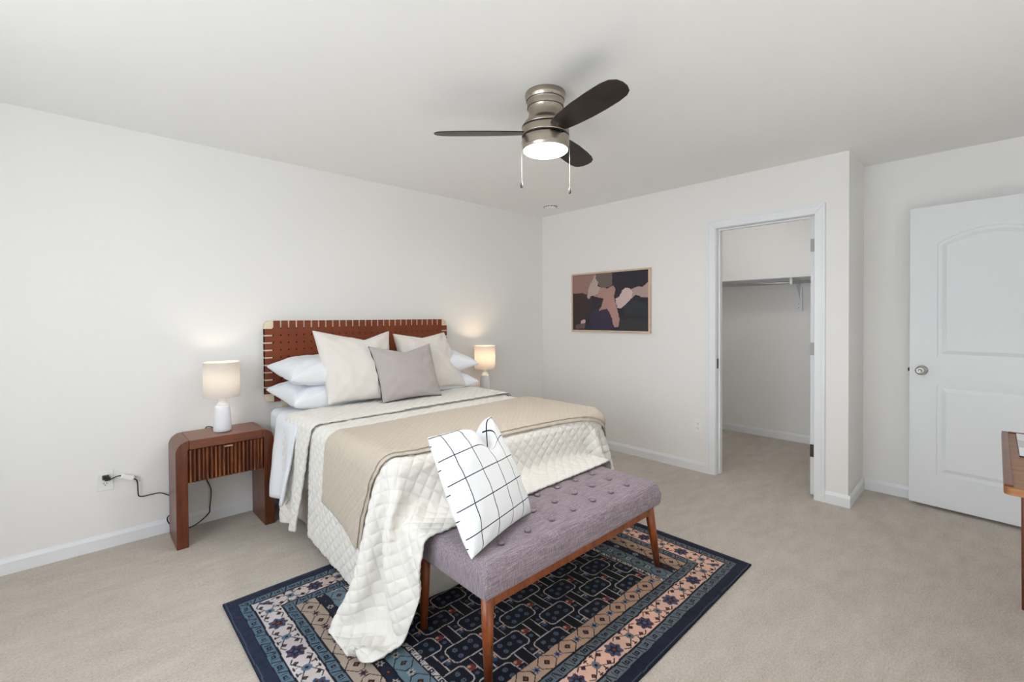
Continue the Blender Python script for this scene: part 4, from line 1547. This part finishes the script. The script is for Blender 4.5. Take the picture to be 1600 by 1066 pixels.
# ------------------------------------------------------------------ rug
def build_rug():
    x0, x1, y0, y1 = 0.460, 2.560, 0.880, 2.430
    st = 0.003
    nx, ny = int((x1 - x0) / st), int((y1 - y0) / st)
    xs_ = np.linspace(x0, x1, nx + 1); ys_ = np.linspace(y0, y1, ny + 1)
    X, Y = np.meshgrid(xs_, ys_)
    rs = np.random.RandomState(5)

    def smooth_noise(sc):
        gx, gy = int((x1 - x0) / sc) + 3, int((y1 - y0) / sc) + 3
        g = rs.rand(gy, gx)
        fx = (X - x0) / sc; fy = (Y - y0) / sc
        i, j = fx.astype(int), fy.astype(int)
        a, c = fx - i, fy - j
        return (g[j, i] * (1 - a) + g[j, i + 1] * a) * (1 - c) + (g[j + 1, i] * (1 - a) + g[j + 1, i + 1] * a) * c
    # hand-knotted wobble
    wx = (smooth_noise(0.05) - 0.5) * 0.006
    wy = (smooth_noise(0.05) - 0.5) * 0.006
    XX, YY = X + wx, Y + wy
    # pile sheen put into the colour: bluer on the left, rosier on the right
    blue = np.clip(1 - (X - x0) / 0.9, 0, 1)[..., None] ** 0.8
    L = lambda c: np.array(lin(c))
    NAVY = L((26, 30, 50)); NAVY2 = L((18, 18, 30)); TEAL = L((118, 128, 136)); RED = L((150, 62, 54)); DK = L((36, 24, 34)); GREY = L((110, 126, 146)); WHITE = L((214, 206, 200))
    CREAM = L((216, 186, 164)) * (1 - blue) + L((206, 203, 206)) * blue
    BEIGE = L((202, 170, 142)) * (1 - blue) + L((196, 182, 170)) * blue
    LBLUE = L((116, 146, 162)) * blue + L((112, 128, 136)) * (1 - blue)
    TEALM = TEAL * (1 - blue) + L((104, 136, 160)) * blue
    BLUE = L((70, 104, 144)); MAUVE = L((74, 44, 62)); RUST = L((140, 74, 50))
    col = np.zeros((*X.shape, 3))

    def put(mask, c):
        c = np.broadcast_to(c, col.shape)
        col[mask] = c[mask]
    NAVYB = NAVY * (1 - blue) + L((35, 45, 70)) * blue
    put(np.ones_like(X, bool), NAVY)
    dX0, dX1, dY0, dY1 = XX - x0, x1 - XX, YY - y0, y1 - YY
    # band index: the long sides and short sides carry different sequences, mitred
    Lb = [0.050, 0.098, 0.195, 0.243, 0.325]
    Sb = [0.047, 0.092, 0.195, 0.238, 0.330, 0.372, 0.460, 0.485]
    dl = np.minimum(dY0, dY1); ds = np.minimum(dX0, dX1)
    along_l, along_s = XX - (x0 + x1) / 2, YY - (y0 + y1) / 2

    def motif_small(u, d, w, mask, base, ink):
        put(mask, base)
        q = u / 0.034
        f = q - np.floor(q)
        k = np.floor(q).astype(int) % 2
        c_ = d / w
        put(mask & (np.abs(c_) > 0.40), NAVY2)
        ln = (k == 0) & (np.abs(f - 0.5 + (c_) * 0.7) < 0.10)
        sq = (k == 1) & (np.maximum(np.abs(f - 0.5) * 0.034, np.abs(d)) < 0.0085) & ~(np.maximum(np.abs(f - 0.5) * 0.034, np.abs(d)) < 0.003)
        dots = (np.abs(f) < 0.12) & (np.abs(c_) < 0.28)
        put(mask & (np.abs(c_) < 0.36) & (ln | sq | dots), ink)

    def rosette(u, d, cu, cd, r, c1, c2, mask):
        a = np.arctan2(d - cd, u - cu)
        rr = np.hypot(u - cu, d - cd)
        pet = r * (0.88 + 0.12 * np.cos(7 * a + cu))
        put(mask & (rr < pet), c1)
        put(mask & (rr < pet * 0.86) & (np.cos(7 * a + 1.3) < -0.35) & (rr > r * 0.45), c2)
        put(mask & (rr < pet * 0.7) & (np.cos(5 * a) > 0.5) & (rr > r * 0.36), NAVY)
        put(mask & (rr < r * 0.36), DK)
        put(mask & (rr < r * 0.2), c2)

    def motif_cream(u, d, w, mask):
        put(mask, CREAM)
        per = 0.229
        q = np.floor(u / per + 0.5)
        f = u - q * per
        c_ = d
        # vine: zig-zag lines linking the rosettes
        tri = np.abs(((f / per + 0.5) * 2) % 1 - 0.5) * 2
        vine = np.abs(np.abs(c_) - (0.006 + 0.034 * (1 - tri))) < 0.0026
        vine &= np.abs(f) > 0.035
        put(mask & vine, DK)
        # diamonds and dots
        for fu in (0.066, -0.066):
            for sd, sz in ((0.024, 0.0115), (-0.024, 0.0115)):
                m = (np.abs(f - fu) + np.abs(c_ - sd)) < sz
                put(mask & m, DK)
                put(mask & ((np.abs(f - fu) + np.abs(c_ - sd)) < sz * 0.45), MAUVE if sd > 0 else RUST * 0.8)
        for fu in (0.096, -0.096):
            for sd in (0.034, -0.034):
                m = (np.abs(f - fu) < 0.0028) & (np.abs(c_ - sd) < 0.010) | (np.abs(f - fu) < 0.010) & (np.abs(c_ - sd * 1.15) < 0.0028)
                put(mask & m, DK)
        # small blue flower halfway
        fh = np.abs(f) - per / 2
        put(mask & (np.hypot(fh, c_ * 0.9) < 0.017), TEALM * 0.8)
        put(mask & (np.hypot(fh, c_) < 0.007), NAVY)
        odd = (q.astype(int) % 2) == 0
        rosette(f, c_, 0, 0, 0.040, BLUE * 0.6, RUST * 0.8, mask & odd)
        rosette(f, c_, 0, 0, 0.040, MAUVE, BLUE * 0.8, mask & ~odd)
        put(mask & (np.abs(np.abs(c_) - w / 2) < 0.004), NAVY2)

    def motif_chain(u, d, w, mask, base, ink, fl):
        put(mask, base)
        per = 0.118
        q = np.floor(u / per + 0.5)
        f = u - q * per
        hexd = np.maximum(np.abs(f) * 1.0, (np.abs(f) + np.abs(d) * 1.3) * 0.72)
        put(mask & (np.abs(hexd - 0.040) < 0.0022), NAVY2)
        put(mask & ((np.abs(f) + np.abs(d)) < 0.015), DK)
        put(mask & ((np.abs(f) + np.abs(d)) < 0.006), RUST)
        fh = np.abs(f) - per / 2
        a = np.arctan2(d, fh)
        put(mask & (np.hypot(fh, d) < 0.017 * (0.75 + 0.25 * np.cos(6 * a))), fl)
        put(mask & (np.hypot(fh, d) < 0.006), DK)
        put(mask & (np.abs(np.abs(d) - w / 2) < 0.0035), NAVY2)

    # field
    field = (dl > Lb[-1]) & (ds > Sb[-1])
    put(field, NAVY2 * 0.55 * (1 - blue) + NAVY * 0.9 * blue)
    px, pyy = 0.284, 0.106
    fy = (YY - 1.331) / pyy
    row = np.floor(fy + 0.5)
    cellx = XX - 1.522 - np.where(row.astype(int) % 2 == 0, 0, px / 2)
    cx = cellx - np.floor(cellx / px + 0.5) * px
    cyv = (fy - row) * pyy
    sdb = np.hypot(np.maximum(np.abs(cx) - 0.054, 0), np.maximum(np.abs(cyv) - 0.022, 0)) - 0.024 + np.minimum(0, np.maximum(np.abs(cx) - 0.054, np.abs(cyv) - 0.022))
    inside = field & (sdb < 0)
    put(inside, NAVY * 0.6)
    LINE = L((202, 194, 188))
    put(field & (np.abs(sdb) < 0.0027), LINE)
    put(field & (np.abs(cyv) < 0.0022) & (np.abs(cx) > 0.078) & (np.abs(cx) < 0.118), LINE)
    put(field & (np.abs(np.abs(cx) - 0.118) < 0.0022) & (np.abs(cyv) < 0.053), LINE)
    for du, dv in ((0, 0), (0.038, 0.019), (-0.038, 0.019), (0.038, -0.019), (-0.038, -0.019)):
        rr = np.hypot(cx - du, cyv - dv)
        put(inside & (rr < 0.0105), GREY * 0.75)
        put(inside & (rr < 0.0055), NAVY * 0.7)
        put(inside & (rr < 0.0025), GREY * 1.2)
    fx2 = cx - 0.097
    fx3 = cx + 0.097
    hashv = (np.floor(cellx / px + 0.5) * 7 + row * 3).astype(int) % 3
    put(field & (np.hypot(fx2, cyv - 0.012) < 0.0155), RED * 0.75)
    put(field & (np.hypot(fx2 + 0.006, cyv - 0.020) < 0.007), L((205, 160, 130)))
    put(field & (np.hypot(fx2, cyv + 0.024) < 0.009), GREY * 0.55)
    put(field & (np.hypot(fx3, cyv + 0.016) < 0.0125), BLUE * 0.6)
    put(field & (np.hypot(fx3 - 0.008, cyv + 0.010) < 0.006), L((205, 160, 130)))
    put(field & (np.hypot(fx3, cyv - 0.024) < 0.0085), GREY * 0.5)

    on_long = (dl / Lb[2]) < (ds / Sb[2])
    on_short = ~on_long

    def band(d, lo, hi, sel):
        return sel & (d >= lo) & (d < hi)
    # short sides first
    for sel, d, u in ((on_short | (ds < Sb[-1]) & (dl >= Lb[-1]), ds, along_s),):
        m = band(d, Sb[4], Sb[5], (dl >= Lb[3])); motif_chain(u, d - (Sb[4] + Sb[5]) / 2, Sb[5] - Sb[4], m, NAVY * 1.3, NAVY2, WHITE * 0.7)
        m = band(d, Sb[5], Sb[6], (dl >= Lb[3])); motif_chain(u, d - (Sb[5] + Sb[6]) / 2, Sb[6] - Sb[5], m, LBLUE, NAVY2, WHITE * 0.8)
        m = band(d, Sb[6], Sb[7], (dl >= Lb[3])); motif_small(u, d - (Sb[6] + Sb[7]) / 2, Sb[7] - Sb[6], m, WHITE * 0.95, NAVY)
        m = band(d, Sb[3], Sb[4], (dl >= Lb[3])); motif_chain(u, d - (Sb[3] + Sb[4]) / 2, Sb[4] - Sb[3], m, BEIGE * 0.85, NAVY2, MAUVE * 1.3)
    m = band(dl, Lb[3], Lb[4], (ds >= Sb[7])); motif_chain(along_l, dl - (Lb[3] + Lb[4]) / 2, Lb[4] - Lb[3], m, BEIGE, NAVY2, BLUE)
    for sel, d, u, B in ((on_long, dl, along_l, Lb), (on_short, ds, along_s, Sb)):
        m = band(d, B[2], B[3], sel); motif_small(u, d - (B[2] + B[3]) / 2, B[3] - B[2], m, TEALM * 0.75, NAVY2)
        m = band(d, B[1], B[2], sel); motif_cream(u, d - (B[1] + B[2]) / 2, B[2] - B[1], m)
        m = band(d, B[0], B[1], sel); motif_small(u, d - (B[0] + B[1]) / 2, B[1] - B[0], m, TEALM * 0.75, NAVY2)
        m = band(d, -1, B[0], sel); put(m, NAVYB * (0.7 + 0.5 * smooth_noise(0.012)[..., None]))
        put(m & (np.abs(d - 0.008) < 0.0015), GREY * 0.5)
    wear = 0.82 + 0.36 * smooth_noise(0.18)[..., None] * 0.6 + 0.12 * smooth_noise(0.03)[..., None]
    col = np.clip(col * wear, 0, 1)
    # mesh: top surface plus a skirt down to the floor
    n = (nx + 1) * (ny + 1)
    zt = 0.0095 + 0.0008 * smooth_noise(0.02)
    verts = np.stack([X, Y, zt], -1).reshape(-1, 3)
    idx = np.arange(n).reshape(ny + 1, nx + 1)
    quads = np.stack([idx[:-1, :-1], idx[:-1, 1:], idx[1:, 1:], idx[1:, :-1]], -1).reshape(-1, 4)
    rimv = np.concatenate([idx[0, :-1], idx[:-1, -1], idx[-1, :0:-1], idx[:0:-1, 0]])
    low = verts[rimv].copy()
    low[:, 2] = 0.0005
    verts = np.concatenate([verts, low])
    k = np.arange(len(rimv))
    sk = np.stack([rimv[k], n + k, n + (k + 1) % len(rimv), rimv[(k + 1) % len(rimv)]], -1)
    faces = np.concatenate([quads, sk])
    cen = np.array([(x0 + x1) / 2, (y0 + y1) / 2, 0])
    me = bpy.data.meshes.new('rug')
    me.vertices.add(len(verts)); me.vertices.foreach_set('co', (verts - cen).ravel())
    me.loops.add(faces.size); me.loops.foreach_set('vertex_index', faces.ravel().astype(np.int32))
    me.polygons.add(len(faces)); me.polygons.foreach_set('loop_start', np.arange(0, faces.size, 4, dtype=np.int32))
    me.update(calc_edges=True)
    me.validate()
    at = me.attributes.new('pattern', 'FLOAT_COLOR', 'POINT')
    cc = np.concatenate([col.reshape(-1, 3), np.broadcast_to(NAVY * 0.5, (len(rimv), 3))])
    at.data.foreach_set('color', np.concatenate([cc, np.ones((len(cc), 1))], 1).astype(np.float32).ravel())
    me.materials.append(MAT['rug'])
    o = bpy.data.objects.new('rug', me)
    C.objects.link(o)
    o.location = cen
    return tag(o, 'navy floral area rug with cream and blue borders on beige carpet under bench', 'rug')


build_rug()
